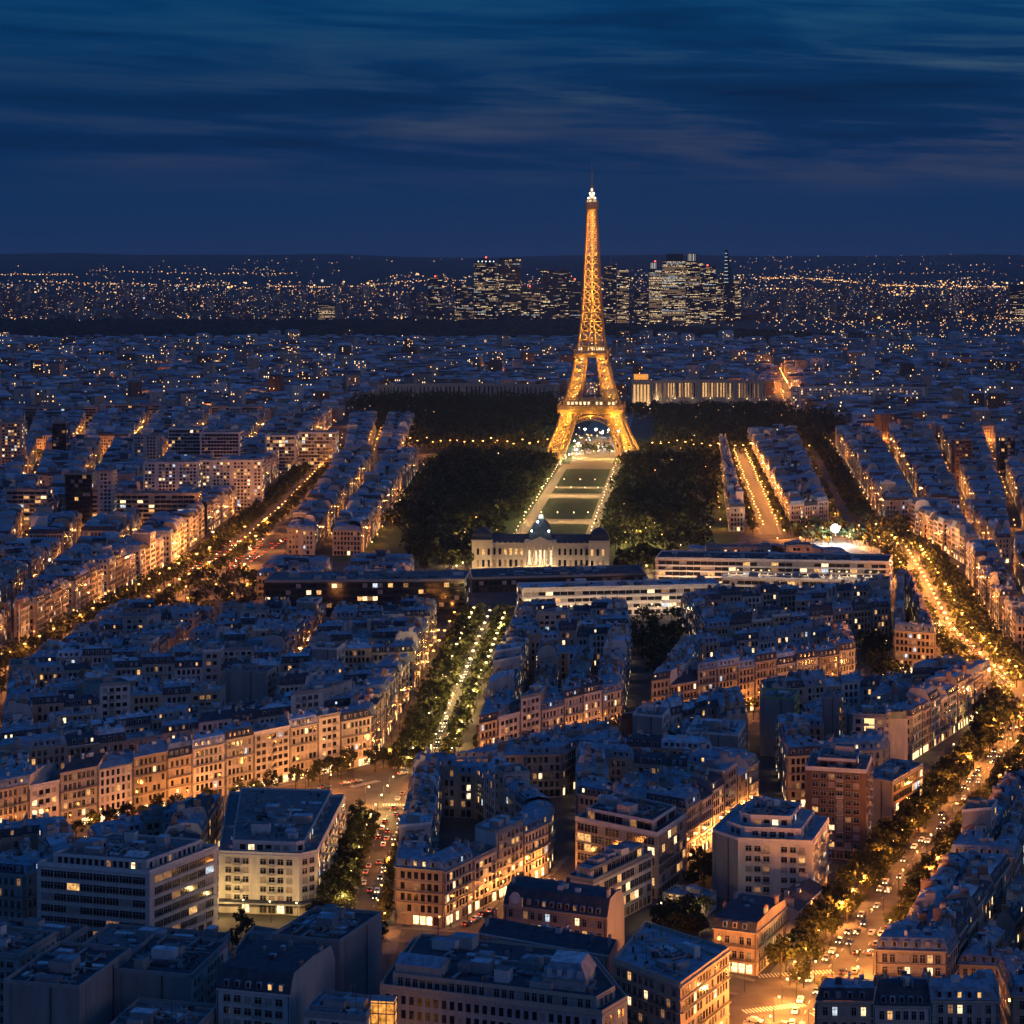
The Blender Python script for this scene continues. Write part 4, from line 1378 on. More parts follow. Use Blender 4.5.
# ------------------------------------------------------------------ streets
def resample(pl, step):
    out = []
    acc = 0.0
    for (a, b) in zip(pl, pl[1:]):
        L = math.hypot(b[0] - a[0], b[1] - a[1])
        t = acc
        while t < L:
            p = lerp(a, b, t / L)
            out.append((p[0], p[1], (b[0] - a[0]) / L, (b[1] - a[1]) / L))
            t += step
        acc = t - L
    return out
def offset(pl, d):
    """offset to the right by d"""
    out = []
    for i, p in enumerate(pl):
        a = pl[max(0, i - 1)]
        b = pl[min(len(pl) - 1, i + 1)]
        l = math.hypot(b[0] - a[0], b[1] - a[1])
        out.append((p[0] + (b[1] - a[1]) / l * d, p[1] - (b[0] - a[0]) / l * d))
    return out
def ribbon(pl, o0, o1, z, m, mb=None):
    mb = mb or MB()
    A, B = offset(pl, o0), offset(pl, o1)
    for i in range(len(pl) - 1):
        mb.face([(*B[i], z), (*B[i + 1], z), (*A[i + 1], z), (*A[i], z)], m)
    return mb
ROADS = {
    'avenue': ([(-35, 972), (-27, 1120), (-20, 1260), (-13, 1390)], 15, 'tree-lined avenue leading toward the military school'),
    'lit_boulevard': ([(-196, 830), (-120, 908), (-62, 970)], 9, 'boulevard below the orange-lit row'),
    'cross_street': ([(-14, 962), (57, 1050), (120, 1103), (176, 1152), (216, 1182)], 8.4, 'lit street along the foot of the stone row'),
    'curving_road': ([(-42, 935), (-47, 880), (-49, 800), (-50, 720)], 10, 'road of moving traffic leaving the plaza toward the viewer'),
    'shopping_street': ([(-26, 735), (-15, 745), (19, 811), (26, 838)], 5, 'narrow shopping street beside the corner block'),
    'boulevard': ([(76, 620), (94, 690), (115, 747), (140, 814), (180, 919), (220, 1022), (248, 1128)], 15, 'broad boulevard with orange lamps on the right'),
    'upper_boulevard': ([(247, 1170), (250, 1320), (271, 1521), (287, 1690), (268, 1790)], 15, 'busy upper boulevard full of traffic'),
    'diagonal_boulevard': ([(-276, 1050), (-255, 1240), (-234, 1440), (-212, 1650), (-205, 2000), (-203, 2600)], 16, 'boulevard under two rows of dark trees on the left'),
    'school_street': ([(204, 1830), (254, 2600)], 7, 'orange-lit street straight toward the hill palace'),
    'parallel_street': ([(274, 1900), (345, 2700), (520, 4600)], 12, 'second straight street with few lamps'),
    'lower_street': ([(-40, 742), (20, 728), (54, 700), (92, 668), (140, 655)], 6, 'street across the lower crossroads'),
    'garden_street': ([(64, 826), (100, 908)], 5, 'orange-lit side street behind the white stepped block'),
    'school_place': ([(120, 1700), (200, 1780), (290, 1790)], 14, 'place with a bright white floodlight'),
}
zz = .02
for nm, (pl, hw, lab) in ROADS.items():
    mb = ribbon(pl, -hw, hw, zz, ASPH)
    tag(link(nm, mb.mesh(nm, MATS)), lab, 'road', kind='structure')
    zz += .006
    pv = MB()
    w = 4.0 if hw > 8 else 2.2
    for s in (-1, 1):
        o0, o1 = (hw, hw + w) if s > 0 else (-hw - w, -hw)
        ribbon(pl, o0, o1, .12 + zz, PAVE, pv)
        A = offset(pl, s * hw)
        for i in range(len(pl) - 1):
            pv.face([(*A[i], 0), (*A[i + 1], 0), (*A[i + 1], .12 + zz), (*A[i], .12 + zz)], PAVE)
    tag(link('pavement', pv.mesh('pavement', MATS)), 'stone pavement along the ' + lab, 'pavement', kind='structure')
def sheet(nm, poly, z, m, lab):
    mb = MB()
    mb.face([(*p, z) for p in ccw(poly)], m)
    return tag(link(nm, mb.mesh(nm, MATS)), lab, nm.replace('_', ' '), kind='structure')
sheet('plaza', [(-82, 936), (-62, 912), (-32, 910), (-12, 935), (-6, 972), (-16, 992), (-54, 992)], .26, ASPH, 'open asphalt plaza at the foot of the avenue')
sheet('eastern_plaza', [(250 + 34 * math.cos(a_), 1152 + 38 * math.sin(a_)) for a_ in [k * math.pi / 10 for k in range(20)]], .27, ASPH, 'glowing round plaza at the right edge')
sheet('lower_crossroads', [(60, 640), (98, 632), (108, 668), (98, 702), (76, 700), (60, 668)], .28, ASPH, 'crossroads at the bottom right of the scene')
mk = MB()
def zebra(x, y, ang, ln, n, z):
    c, s = math.cos(ang), math.sin(ang)
    for k in range(n):
        t = (k - n / 2) * 1.1
        mk.obox(x + c * t, y + s * t, ang, .55, ln, z - .004, z, PAINT)
for a in ((-36, 985, 0, 3.4, 26), (-60, 955, .85, 3.2, 14), (-42, 918, 0, 3.2, 16), (-18, 962, .9, 3.2, 12), (76, 668, .35, 3.6, 18), (92, 664, .35, 3.6, 12), (86, 700, .2, 3.6, 22), (66, 650, 1.4, 3.2, 14), (232, 1120, .3, 3.6, 20)):
    zebra(*a, .30)
for nm in ('avenue', 'boulevard', 'upper_boulevard', 'curving_road', 'diagonal_boulevard'):
    for x, y, dx, dy in resample(ROADS[nm][0], 9):
        for o in (-3.3, 3.3):
            mk.obox(x + dy * o, y - dx * o, math.atan2(dy, dx), 3.2, .18, .296, .30, PAINT)
tag(link('road_markings', mk.mesh('road_markings', MATS)), 'white crossings and lane dashes on the roads', 'road markings', kind='structure')

# ------------------------------------------------------------------ field of the iron tower
def champ(t, o):
    """t along the axis from the school (0) to the tower (1), o metres to the right"""
    a, b = (21, 1650), (86, 2494)
    l = math.hypot(b[0] - a[0], b[1] - a[1])
    dx, dy = (b[0] - a[0]) / l, (b[1] - a[1]) / l
    return (a[0] + (b[0] - a[0]) * t + dy * o, a[1] + (b[1] - a[1]) * t - dx * o)
sheet('park_ground', [champ(0, -150), champ(0, 140), champ(1.4, 160), champ(1.4, -190)], .03, LAWN, 'dark park ground on both sides of the lawn')
pth = MB()
for o0, o1 in ((-32, -23), (23, 32)):
    pth.face([(*champ(.02, o0), .06), (*champ(.02, o1), .06), (*champ(.97, o1), .06), (*champ(.97, o0), .06)], GRAVELP)
for t0, t1 in ((.02, .08), (.30, .345), (.545, .60), (.655, .675), (.90, 1.08)):
    pth.face([(*champ(t0, -23), .06), (*champ(t0, 23), .06), (*champ(t1, 23), .06), (*champ(t1, -23), .06)], GRAVELP)
tag(link('park_paths', pth.mesh('park_paths', MATS)), 'pale sandy paths framing the long lawn', 'park path', kind='structure')
pth2 = MB()
pth2.face([(*champ(1.08, -30), .08), (*champ(1.08, 30), .08), (*champ(1.95, 26), .08), (*champ(1.95, -26), .08)], GRAVELP)
tag(link('esplanade', pth2.mesh('esplanade', MATS)), 'pale esplanade and bridge beyond the iron tower', 'esplanade', kind='structure')
lw = MB()
for t0, t1 in ((.085, .165), (.18, .235), (.25, .295), (.35, .44), (.455, .54), (.605, .65), (.68, .89)):
    lw.face([(*champ(t0, -20.5), .07), (*champ(t0, 20.5), .07), (*champ(t1, 20.5), .07), (*champ(t1, -20.5), .07)], LAWN)
tag(link('lawn', lw.mesh('lawn', MATS)), 'long mown lawn panels before the iron tower', 'lawn', kind='stuff')

# ------------------------------------------------------------------ trees
rt = random.Random(23)
def tree_meshes(seed, h, rx, n, leaf):
    r = random.Random(seed)
    tr = MB()
    th = h * .38
    tr.ring((0, 0), [(0, .32), (th * .5, .24), (th, .2)], 6, BARK)
    for k in range(5):
        a = 2 * math.pi * k / 5 + r.uniform(-.4, .4)
        tr.bar((0, 0, th * r.uniform(.7, 1)), (math.cos(a) * rx * .6, math.sin(a) * rx * .6, h * r.uniform(.6, .8)), .2, BARK, .07)
    tr.bar((0, 0, th), (r.uniform(-.3, .3), r.uniform(-.3, .3), h * .85), .22, BARK, .06)
    cr = MB()
    cl = []
    for k in range(15):
        a, u = r.uniform(0, 6.28), r.random()
        rad = rx * (.25 + .62 * math.sqrt(u))
        z = h * (.42 + .45 * r.random())
        f = 1 - .55 * max(0, (z / h - .6) / .4)
        cl.append((math.cos(a) * rad * f, math.sin(a) * rad * f, z, r.uniform(.22, .4) * rx))
    cl.append((0, 0, h * .88, rx * .35))
    for i in range(n):
        cx, cyy, cz, cr_ = cl[i % len(cl)]
        d = Vector((r.gauss(0, 1), r.gauss(0, 1), r.gauss(0, .8)))
        d.normalize()
        d *= cr_ * (r.random() ** .4)
        p = Vector((cx, cyy, cz)) + d
        u = Vector((r.gauss(0, 1), r.gauss(0, 1), r.gauss(0, .6))).normalized()
        v = u.cross(Vector((r.gauss(0, 1), r.gauss(0, 1), r.gauss(0, 1)))).normalized()
        s = leaf * r.uniform(.6, 1.25)
        cr.face([tuple(p + u * s), tuple(p + v * s * .7), tuple(p - u * s), tuple(p - v * s * .7)], LEAF)
    return tr, cr
TREES = []
for k in range(6):
    t, c = tree_meshes(40 + k, 1.0 * (9.5 + (k % 3) * 1.2), 3.9 + .35 * (k % 4), 950, .44)
    TREES.append((t.mesh('trunk', MATS), c.mesh('crown', MATS)))
TREELIST = []
def tree_row(pl, off, step, phrase, h=1.0, jit=1.0, skip=0.0):
    n = 0
    for x, y, dx, dy in resample(offset(pl, off), step):
        if rt.random() < skip:
            continue
        TREELIST.append((x + rt.uniform(-jit, jit), y + rt.uniform(-jit, jit), h * rt.uniform(.8, 1.18), f'{ordn(n)} street tree {phrase}'))
        n += 1
def tree_patch(poly, n, phrase, h=1.0):
    poly = ccw(poly)
    xs, ys = [p[0] for p in poly], [p[1] for p in poly]
    k = 0
    for _ in range(n * 6):
        p = (rt.uniform(min(xs), max(xs)), rt.uniform(min(ys), max(ys)))
        if inside(poly, p) and not any(inside(hp, p) for hp in HERO_POLYS):
            TREELIST.append((p[0], p[1], h * rt.uniform(.75, 1.2), f'{ordn(k)} garden tree {phrase}'))
            k += 1
            if k >= n:
                break
av = ROADS['avenue'][0]
tree_row(av, -13.5, 8.5, 'up from the plaza, outer left row of the avenue')
tree_row(av, -6.5, 8.5, 'up from the plaza, inner left row of the avenue', .95)
tree_row(av, 6.5, 8.5, 'up from the plaza, inner right row of the avenue', .9)
tree_row([(-26, 1010), (-13, 1390)], 13, 8.5, 'up from the plaza, outer right row of the avenue', .85)
tree_row([(-172, 862), (-70, 972)], 4.5, 8, 'along the foot of the orange-lit row', .85, skip=.25)
tree_row([(-88, 946), (-66, 978)], 0, 7, 'at the lit corner before the plaza', 1.0)
tree_row([(-62, 978), (-50, 1004)], 4, 8, 'on the plaza corner left of the avenue', 1.0)
cr_ = ROADS['curving_road'][0]
tree_row(cr_[1:], 10.5, 7.5, 'on the left of the traffic road', 1.0)
tree_row(cr_[1:], 5.8, 9, 'on the inner left of the traffic road', .85)
tree_row(cr_[1:], -8.5, 9, 'on the right of the traffic road', .75)
cs = ROADS['cross_street'][0]
tree_row(cs, -6.5, 8.5, 'along the lit street below the stone row', .75, skip=.15)
bl_ = ROADS['boulevard'][0]
tree_row(bl_[1:], -14, 8, 'outer left row of the broad boulevard', 1.05)
tree_row(bl_[1:], -8.5, 8, 'inner left row of the broad boulevard', 1.0, skip=.1)
tree_row(bl_[2:], 8.5, 8, 'inner right row of the broad boulevard', 1.0, skip=.1)
tree_row(bl_[2:], 14, 9, 'outer right row of the broad boulevard', .9, skip=.2)
tree_patch([(80, 672), (92, 672), (96, 686), (86, 690)], 2, 'on the island of the lower crossroads', .8)
tree_patch([(-93, 722), (-68, 716), (-62, 738), (-88, 750)], 7, 'in the forecourt of the canopy block', .6)
tree_patch([(58, 690), (66, 688), (66, 700), (58, 702)], 3, 'before the hipped corner house', .6)
tree_patch([(44, 725), (60, 722), (64, 758), (48, 764)], 16, 'in the garden left of the hipped house', .95)
tree_patch([(56, 790), (68, 790), (74, 820), (64, 822)], 7, 'behind the white stepped block', .8)
ub = ROADS['upper_boulevard'][0]
for o in (-14, -8.5, 8.5, 14, 21):
    tree_row(ub, o, 9.5, f'{"outer" if abs(o) > 10 else "inner"} {"left" if o < 0 else "right"} row of the upper boulevard', 1.0, skip=.12 if abs(o) > 10 else .45)
tree_patch([(66, 1180), (90, 1190), (108, 1240), (100, 1385), (70, 1385)], 46, 'in the dark garden between the blocks', 1.0)
tree_patch([(180, 1165), (204, 1190), (212, 1290), (190, 1300)], 26, 'in the dark garden by the upper boulevard', 1.05)
tree_patch([(222, 1040), (244, 1090), (234, 1120), (214, 1080)], 9, 'at the corner before the eastern plaza', 1.0)
db = ROADS['diagonal_boulevard'][0]
for o in (-14, -6, 14):
    tree_row(db, o, 9.5, f'{"outer" if abs(o) > 10 else "inner"} {"left" if o < 0 else "right"} row of the dark diagonal boulevard', .92, skip=.12)
for o in (-13, 13):
    tree_row(ROADS['school_street'][0], o, 11, f'{"left" if o < 0 else "right"} row of the orange-lit street', .8)
for o in (-19, -9, 9, 19):
    tree_row(ROADS['parallel_street'][0][:2], o, 11, f'row {o} of the second straight street', 1.0)
tree_patch([(-225, 1530), (-160, 1520), (-165, 1560), (-215, 1570)], 16, 'around the lit car park', 1.0)
tree_patch([(-222, 1345), (-158, 1345), (-160, 1520), (-205, 1510)], 42, 'on the green before the dark glass office block', .95)
tree_patch([(-150, 1035), (-110, 1030), (-112, 1120), (-150, 1120)], 10, 'in a courtyard behind the orange-lit row', .9)
INDT = sorted(TREELIST, key=lambda t: t[1] * (1 if abs(t[0]) < .2207 * t[1] + 6 else 9))[:295]
ids = set(id(t) for t in INDT)
for t in TREELIST:
    if id(t) in ids:
        k = rt.randrange(6)
        root = link('street_tree', None, None, (t[0], t[1], 0), rt.uniform(0, 6.28))
        root.scale = (t[2], t[2], t[2] * rt.uniform(.9, 1.1))
        link('trunk', TREES[k][0], root)
        link('crown', TREES[k][1], root)
        tag(root, t[3], 'tree', 'trees ' + t[3].split(' ', 3)[3])
far_t = MB()
def cheap_tree(x, y, h, r, n=60, leaf=1.1):
    far_t.ring((x, y), [(0, .3), (h * .5, .2)], 4, BARK)
    for i in range(n):
        a, u = r.uniform(0, 6.28), r.random()
        ph = math.asin(r.uniform(-.55, 1))
        rad = .42 * h * (.55 + .45 * u) * (1 + .25 * math.sin(3 * a + x))
        p = Vector((x + math.cos(a) * math.cos(ph) * rad, y + math.sin(a) * math.cos(ph) * rad, h * .6 + math.sin(ph) * h * .4 * (.6 + .4 * u)))
        uu = Vector((r.gauss(0, 1), r.gauss(0, 1), r.gauss(0, .7))).normalized()
        v = uu.cross(Vector((r.gauss(0, 1), r.gauss(0, 1), r.gauss(0, 1)))).normalized()
        s = leaf * r.uniform(.6, 1.3)
        far_t.face([tuple(p + uu * s), tuple(p + v * s * .75), tuple(p - uu * s), tuple(p - v * s * .75)], LEAF)
for t in TREELIST:
    if id(t) not in ids:
        cheap_tree(t[0], t[1], 11 * t[2], rt)
def park(poly, n, h0=13):
    poly = ccw(poly)
    xs, ys = [p[0] for p in poly], [p[1] for p in poly]
    k = 0
    while k < n:
        p = (rt.uniform(min(xs), max(xs)), rt.uniform(min(ys), max(ys)))
        k += 1
        if inside(poly, p):
            cheap_tree(p[0], p[1], h0 * rt.uniform(.7, 1.3), rt, 48, 1.5)
park([champ(.10, -37), champ(.22, -135), champ(.55, -150), champ(.97, -165), champ(1.02, -60), champ(.9, -37)], 680, 15)
park([champ(.02, -46), champ(.02, -96), champ(.2, -128), champ(.25, -42)], 110, 13)
park([champ(.06, 37), champ(.06, 120), champ(.5, 128), champ(1.0, 140), champ(1.02, 50), champ(.9, 37)], 620, 15)
park([champ(.90, -62), champ(.90, -35), champ(.955, -35), champ(.96, -75)], 40, 13)
park([champ(.90, 35), champ(.90, 62), champ(.96, 75), champ(.955, 35)], 40, 13)
park([champ(.97, -75), champ(.97, -160), champ(1.03, -160), champ(1.03, -75)], 70, 13)
park([champ(.97, 75), champ(.97, 150), champ(1.03, 150), champ(1.03, 75)], 60, 13)
park([champ(1.12, -60), champ(1.10, -225), champ(1.46, -270), champ(1.46, -45)], 560, 17)
park([champ(1.12, 62), champ(1.10, 160), champ(1.1, 245), champ(1.42, 270), champ(1.42, 70)], 460, 17)
park([champ(1.10, -60), champ(1.12, 60), champ(1.16, 60), champ(1.14, -60)], 30, 12)
park([(-230, 3250), (60, 3250), (60, 3400), (-230, 3400)], 420, 24)
park([(60, 3230), (390, 3230), (390, 3330), (60, 3330)], 260, 15)
park([champ(1.42, -60), champ(1.42, -290), champ(1.88, -330), champ(1.88, -60)], 520, 19)
park([champ(1.42, 60), champ(1.42, 290), champ(1.84, 330), champ(1.84, 60)], 480, 19)
park([(-60, 1600), (-30, 1610), (-34, 1680), (-75, 1690)], 40, 11)
park([(70, 1600), (110, 1600), (120, 1690), (75, 1680)], 36, 11)
park([(290, 2735), (620, 2735), (660, 2800), (300, 2800)], 160, 14)
park([(-560, 2545), (-240, 2545), (-235, 2575), (-560, 2575)], 120, 13)
park([(210, 1750), (310, 1760), (320, 1880), (290, 1880), (220, 1840)], 70, 11)
tag(link('park_trees', far_t.mesh('park_trees', MATS)), 'dark leafy mass of park and distant street trees', 'park trees', kind='stuff')
# ------------------------------------------------------------------ street lamps
LAMPH = M_(emit('sodium street lamp glass', (1, .44, .12), 4.5))
LAMPW = M_(emit('white street lamp glass', (1, .72, .36), 3.6))
LAMPX = M_(emit('floodlight glass', (.85, 1, .95), 30))
pole = MB()
pole.ring((0, 0), [(0, .16), (.6, .12), (7.2, .07)], 6, IRON)
pole.bar((0, 0, 7.1), (0, -1.3, 7.7), .08, IRON)
POLE = pole.mesh('pole', MATS)
def lantern(m):
    l = MB()
    l.ring((0, -1.5), [(7.25, .1), (7.4, .30), (7.65, .34), (7.8, .2)], 8, m)
    l.ring((0, -1.5), [(7.8, .42), (7.95, .08)], 8, IRON)
    return l.mesh('lantern', MATS)
LANT = {'o': lantern(LAMPH), 'w': lantern(LAMPW)}
LCOL = {'f': (1.0, .66, .36), 'o': (1.0, .33, .06), 'w': (1.0, .62, .20), 'x': (.85, 1.0, .95), 'r': (1, .32, .10)}
LDATA = {}
def light(k, p):
    if (k, p) not in LDATA:
        d = bpy.data.lights.new('lamp_light', 'POINT')
        d.energy = p
        d.color = LCOL[k]
        d.shadow_soft_size = .35
        LDATA[(k, p)] = d
    return LDATA[(k, p)]
KP = 1.7
LAMPS = []     # x, y, heading, colour, power, label
def lamp_row(pl, off, step, k, p, phrase, start=0):
    pts = resample(offset(pl, off), step)
    for n, (x, y, dx, dy) in enumerate(pts):
        a = math.atan2(dy, dx) + (math.pi if off > 0 else 0)
        LAMPS.append((x, y, a, k, float(round(p * rt.choice((.35, .6, .8, 1, 1.3, 2.0)), -2)), f'{ordn(n)} street lamp {phrase}'))
lamp_row([(-186, 851), (-56, 990)], 3.2, 14, 'o', 1350, 'along the foot of the orange-lit row')
lamp_row(ROADS['lit_boulevard'][0], 6, 26, 'o', 3600, 'on the near side of the lit boulevard')
lamp_row(av, -9.8, 19, 'w', 3800, 'up the left side of the avenue')
lamp_row(av, 9.8, 19, 'w', 3800, 'up the right side of the avenue')
lamp_row(av, 0.5, 24, 'w', 3600, 'down the middle of the avenue')
lamp_row([(-14, 978), (4, 1380)], -1.6, 22, 'o', 1500, 'by the facades right of the avenue')
lamp_row([(-58, 998), (-36, 1380)], 2.5, 34, 'o', 600, 'by the facades left of the avenue')
for n, (x, y) in enumerate([(-74, 938), (-58, 918), (-30, 914), (-14, 940), (-10, 968), (-34, 990), (-52, 986), (-38, 950)]):
    LAMPS.append((x, y, rt.uniform(0, 6), 'o', 6500, f'{ordn(n)} street lamp clockwise around the plaza'))
lamp_row(cr_, 7.4, 16, 'w', 2600, 'left of the traffic road')
lamp_row(cr_, -7.4, 18, 'o', 2400, 'right of the traffic road')
lamp_row([(-18, 748), (16, 812)], -2, 11, 'o', 1700, 'in the shopping street')
lamp_row(offset(cs, -6.2), 0, 16, 'o', 1250, 'below the stone row on the lit street')
lamp_row(cs, 6.5, 30, 'o', 1600, 'on the near side of the lit street')
lamp_row(bl_, -10.8, 17, 'o', 9000, 'up the left side of the broad boulevard')
lamp_row(bl_, 10.8, 17, 'o', 9000, 'up the right side of the broad boulevard')
lamp_row(bl_, 0, 26, 'o', 5500, 'down the middle of the broad boulevard')
for n in range(12):
    a_ = n * math.pi / 6
    LAMPS.append((250 + 29 * math.cos(a_), 1152 + 34 * math.sin(a_), a_, 'o', 18000, f'{ordn(n)} street lamp around the eastern plaza'))
lamp_row(ub, -10.6, 18, 'o', 11000, 'up the left side of the upper boulevard')
lamp_row(ub, 10.6, 18, 'o', 11000, 'up the right side of the upper boulevard')
lamp_row(ub, 0, 20, 'o', 13000, 'down the middle of the upper boulevard')
lamp_row(ROADS['garden_street'][0], 2, 9, 'o', 2400, 'in the side street behind the white stepped block')
lamp_row(ROADS['lower_street'][0], 4, 18, 'o', 1000, 'in the street across the lower crossroads')
lamp_row([(-96, 758), (-66, 752)], 0, 9, 'w', 2000, 'on the forecourt of the canopy block')
lamp_row(db, 9, 26, 'o', 5500, 'on the right of the dark diagonal boulevard')
lamp_row(db[:4], -11, 26, 'o', 5500, 'on the left of the dark diagonal boulevard')
for n, (x, y) in enumerate([(47, 752), (55, 737), (62, 748), (72, 715), (90, 690), (84, 708), (-44, 700), (190, 1000), (214, 1070), (152, 925)]):
    LAMPS.append((x, y, rt.uniform(0, 6), 'w', 1800, f'{ordn(n)} garden lamp among the trees of the lower right'))
for q, nu, nv, ph in ((W_near, 2, 2, 'left of the avenue'), (W_far, 3, 3, 'further up left of the avenue')):
    n = 0
    for i in range(0, nu + 1):
        for t in range(nv * 2):
            p = bil(q, min(.985, max(.015, i / nu)), (t + .5) / (nv * 2))
            LAMPS.append((p[0], p[1], 0, 'o', 1700, f'{ordn(n)} street lamp in the side streets {ph}'))
            n += 1
LAMPS = [l for l in LAMPS if abs(l[0]) < .2207 * l[1] + 30 and l[1] > 590 and not any(inside(inset(hp, 3), (l[0], l[1])) for hp in HERO_POLYS)]
LAMPS.sort(key=lambda l: l[1])
for l in LAMPS[:298]:
    root = link('street_lamp', None, None, (l[0], l[1], 0), l[2])
    link('pole', POLE, root)
    link('lantern', LANT[l[3]], root)
    lo = link('lamp_light', light(l[3], l[4] * KP), root, (0, -1.5, 7.0))
    tag(root, l[5], 'street lamp', 'street lamps ' + l[5].split(' ', 3)[3])
fl_m = MB()
far_lights = []
def far_lamp(x, y, k, p, z=8.0, s=.55):
    fl_m.bar((x, y, 0), (x, y, z - .3), .12, IRON)
    ht_ = s * .8 if k == 'x' else .3
    fl_m.ring((x, y), [(z - ht_, s * .5), (z - ht_ * .4, s * .95), (z + .1 + ht_ * .4, s), (z + ht_ * 1.2, s * .4)], 8, LAMPH if k in 'or' else (LAMPW if k in 'wf' else LAMPX))
    far_lights.append((x, y, z - .9 - (s * .8 if k == 'x' else 0), k, p))
for l in LAMPS[298:]:
    far_lamp(l[0], l[1], l[3], l[4], 8, .8)
def far_row(pl, off, step, k, p, s=.55, jit=1.0):
    for x, y, dx, dy in resample(offset(pl, off), step):
        far_lamp(x + rt.uniform(-jit, jit), y + rt.uniform(-jit, jit), k, p * rt.uniform(.6, 1.3), 8, s)
s1, s2 = ROADS['school_street'][0], ROADS['parallel_street'][0]
far_row(s1, -6, 22, 'o', 5000, .6)
far_row(s1, 6, 22, 'o', 5000, .6)
far_row(s2, -8, 48, 'o', 3500)
far_row([(440, 3700), (520, 4600)], -8, 40, 'o', 12000, .9)
far_row([(440, 3700), (520, 4600)], 8, 40, 'o', 12000, .9)
far_row([(200, 1740), (290, 1760), (310, 1800)], 0, 18, 'o', 16000, .6)
far_row([(210, 1790), (300, 1840)], 0, 18, 'o', 15000, .6)
far_row([champ(.02, -29), champ(.96, -29)], 0, 25, 'w', 3600, .38)
far_row([champ(.02, 29), champ(.96, 29)], 0, 25, 'w', 3600, .38)
far_row([champ(.32, -30), champ(.32, 30)], 0, 13, 'w', 4500)
far_row([champ(.57, -30), champ(.57, 30)], 0, 13, 'w', 4500)
far_row([champ(.665, -30), champ(.665, 30)], 0, 15, 'w', 3500)
for x in range(-260, -40, 9):
    p = champ(1.05 + rt.uniform(0, .05), x)
    far_lamp(p[0], p[1], 'o', 6000, rt.uniform(14, 19), rt.uniform(.7, 1.3))
for x in range(64, 240, 9):
    p = champ(1.05 + rt.uniform(0, .06), x)
    far_lamp(p[0], p[1], 'o', 6000, rt.uniform(14, 19), rt.uniform(.7, 1.3))
far_row([(300, 2725), (640, 2728)], 0, 24, 'o', 11000, .75, 6)
far_row([(-600, 2535), (-235, 2535)], 0, 24, 'o', 11000, .75, 5)
for x in (-70, -50, -20, 5, 20, 35, 60, 85):
    p = champ(1.05, x)
    far_lamp(p[0], p[1] + rt.uniform(-8, 8), 'w', 12000, 9, .8)
for _ in range(46):
    p = champ(rt.uniform(1.02, 1.42), rt.uniform(-30, 30))
    far_lamp(p[0], p[1], rt.choice('wwwox'), 3500, rt.uniform(4, 15), rt.uniform(.3, .8))
for dx_ in (-16, -4, 3, 11, 22):
    far_lamp(*champ(1.20 + rt.uniform(0, .05), dx_), 'x', 14000, 18 + rt.uniform(-5, 4), rt.uniform(.7, 1.3))
for _ in range(34):     # lamps glimpsed between the park trees
    s = rt.choice((-1, 1))
    p = champ(rt.uniform(.05, 1.3), s * rt.uniform(45, 130))
    far_lamp(p[0], p[1], rt.choice('oow'), 1500, rt.uniform(6, 15), .38)
for _ in range(26):     # lit open-air cafe and sports ground in the park
    p = champ(rt.uniform(.08, .22), rt.uniform(55, 80))
    far_lamp(p[0], p[1], 'w', 2600, rt.uniform(6, 10), .4)
    p = champ(rt.uniform(.10, .26), -rt.uniform(45, 80))
    far_lamp(p[0], p[1], 'w', 1800, rt.uniform(6, 10), .35)
far_lamp(245, 1758, 'x', 120000, 13, 3.2)           # the white floodlight on the place
for x, y in ((-230, 1600), (-215, 1650), (-232, 1700), (-190, 1720), (-205, 1780), (-185, 1640), (-225, 1745), (-195, 1830), (-180, 1560), (-205, 1570)):
    far_lamp(x, y, 'o', 30000, 12, 1.1)
for x, y in ((-212, 1370), (-190, 1390), (-168, 1365), (-200, 1430), (-175, 1450), (-190, 1490), (-165, 1500), (-208, 1480)):
    far_lamp(x, y, 'o', 6500, 8, .6)
for x in (-150, -120, -90, -62, 100, 120):
    far_lamp(x, 1466, 'o', 4500, 8, .5)
for x, y in ((-34, 1606), (-38, 1590), (-42, 1640), (92, 1590), (100, 1620)):
    far_lamp(x, y, 'w', 6500, 7, .6)
for i in range(34):
    far_lamp(112 + 4.2 * i, 1444 + rt.uniform(-1, 1) - .45 * i * .6, 'f', 900, 4, .25)
for i in range(20):
    far_lamp(8 + 6.2 * i, 1393 + 1.02 * i + rt.uniform(-1, 1), 'f', 800, 6, .25)
for i in range(20):
    far_lamp(96 + 2.0 * i, 1478 - .14 * i, 'f', 1000, 5, .25)
    far_lamp(137 + 4.9 * i, 1468 - .75 * i, 'f', 300, 18, .2)
# every district has its own dim lamps in the side streets
for q, nu, nv, h0, ph in FARQ:
    for i in range(nu + 1):
        for j in range(nv * 2):
            if rt.random() < .62:
                p = bil(q, i / nu, (j + .5) / (nv * 2))
                if not any(inside(hp, p) for hp in HERO_POLYS):
                    far_lamp(p[0], p[1], 'o', rt.choice((1200, 2600, 5000, 8000)), 8, .45)
for _ in range(110):
    y = rt.uniform(2750, 5600)
    x = rt.uniform(-.22, .22) * y
    if not (-160 < x < 420 and y < 3600):
        far_lamp(x, y, 'o', rt.choice((8000, 16000)), 12, .7)
flo = tag(link('distant_street_lamps', fl_m.mesh('distant_street_lamps', MATS)), 'many distant lamps in the streets and park farther off', 'street lamps', kind='stuff')
for x, y, z, k, p in far_lights:
    link('lamp_light', light(k, float(int(p / 500 + 1) * 500) * KP), flo, (x, y, z))

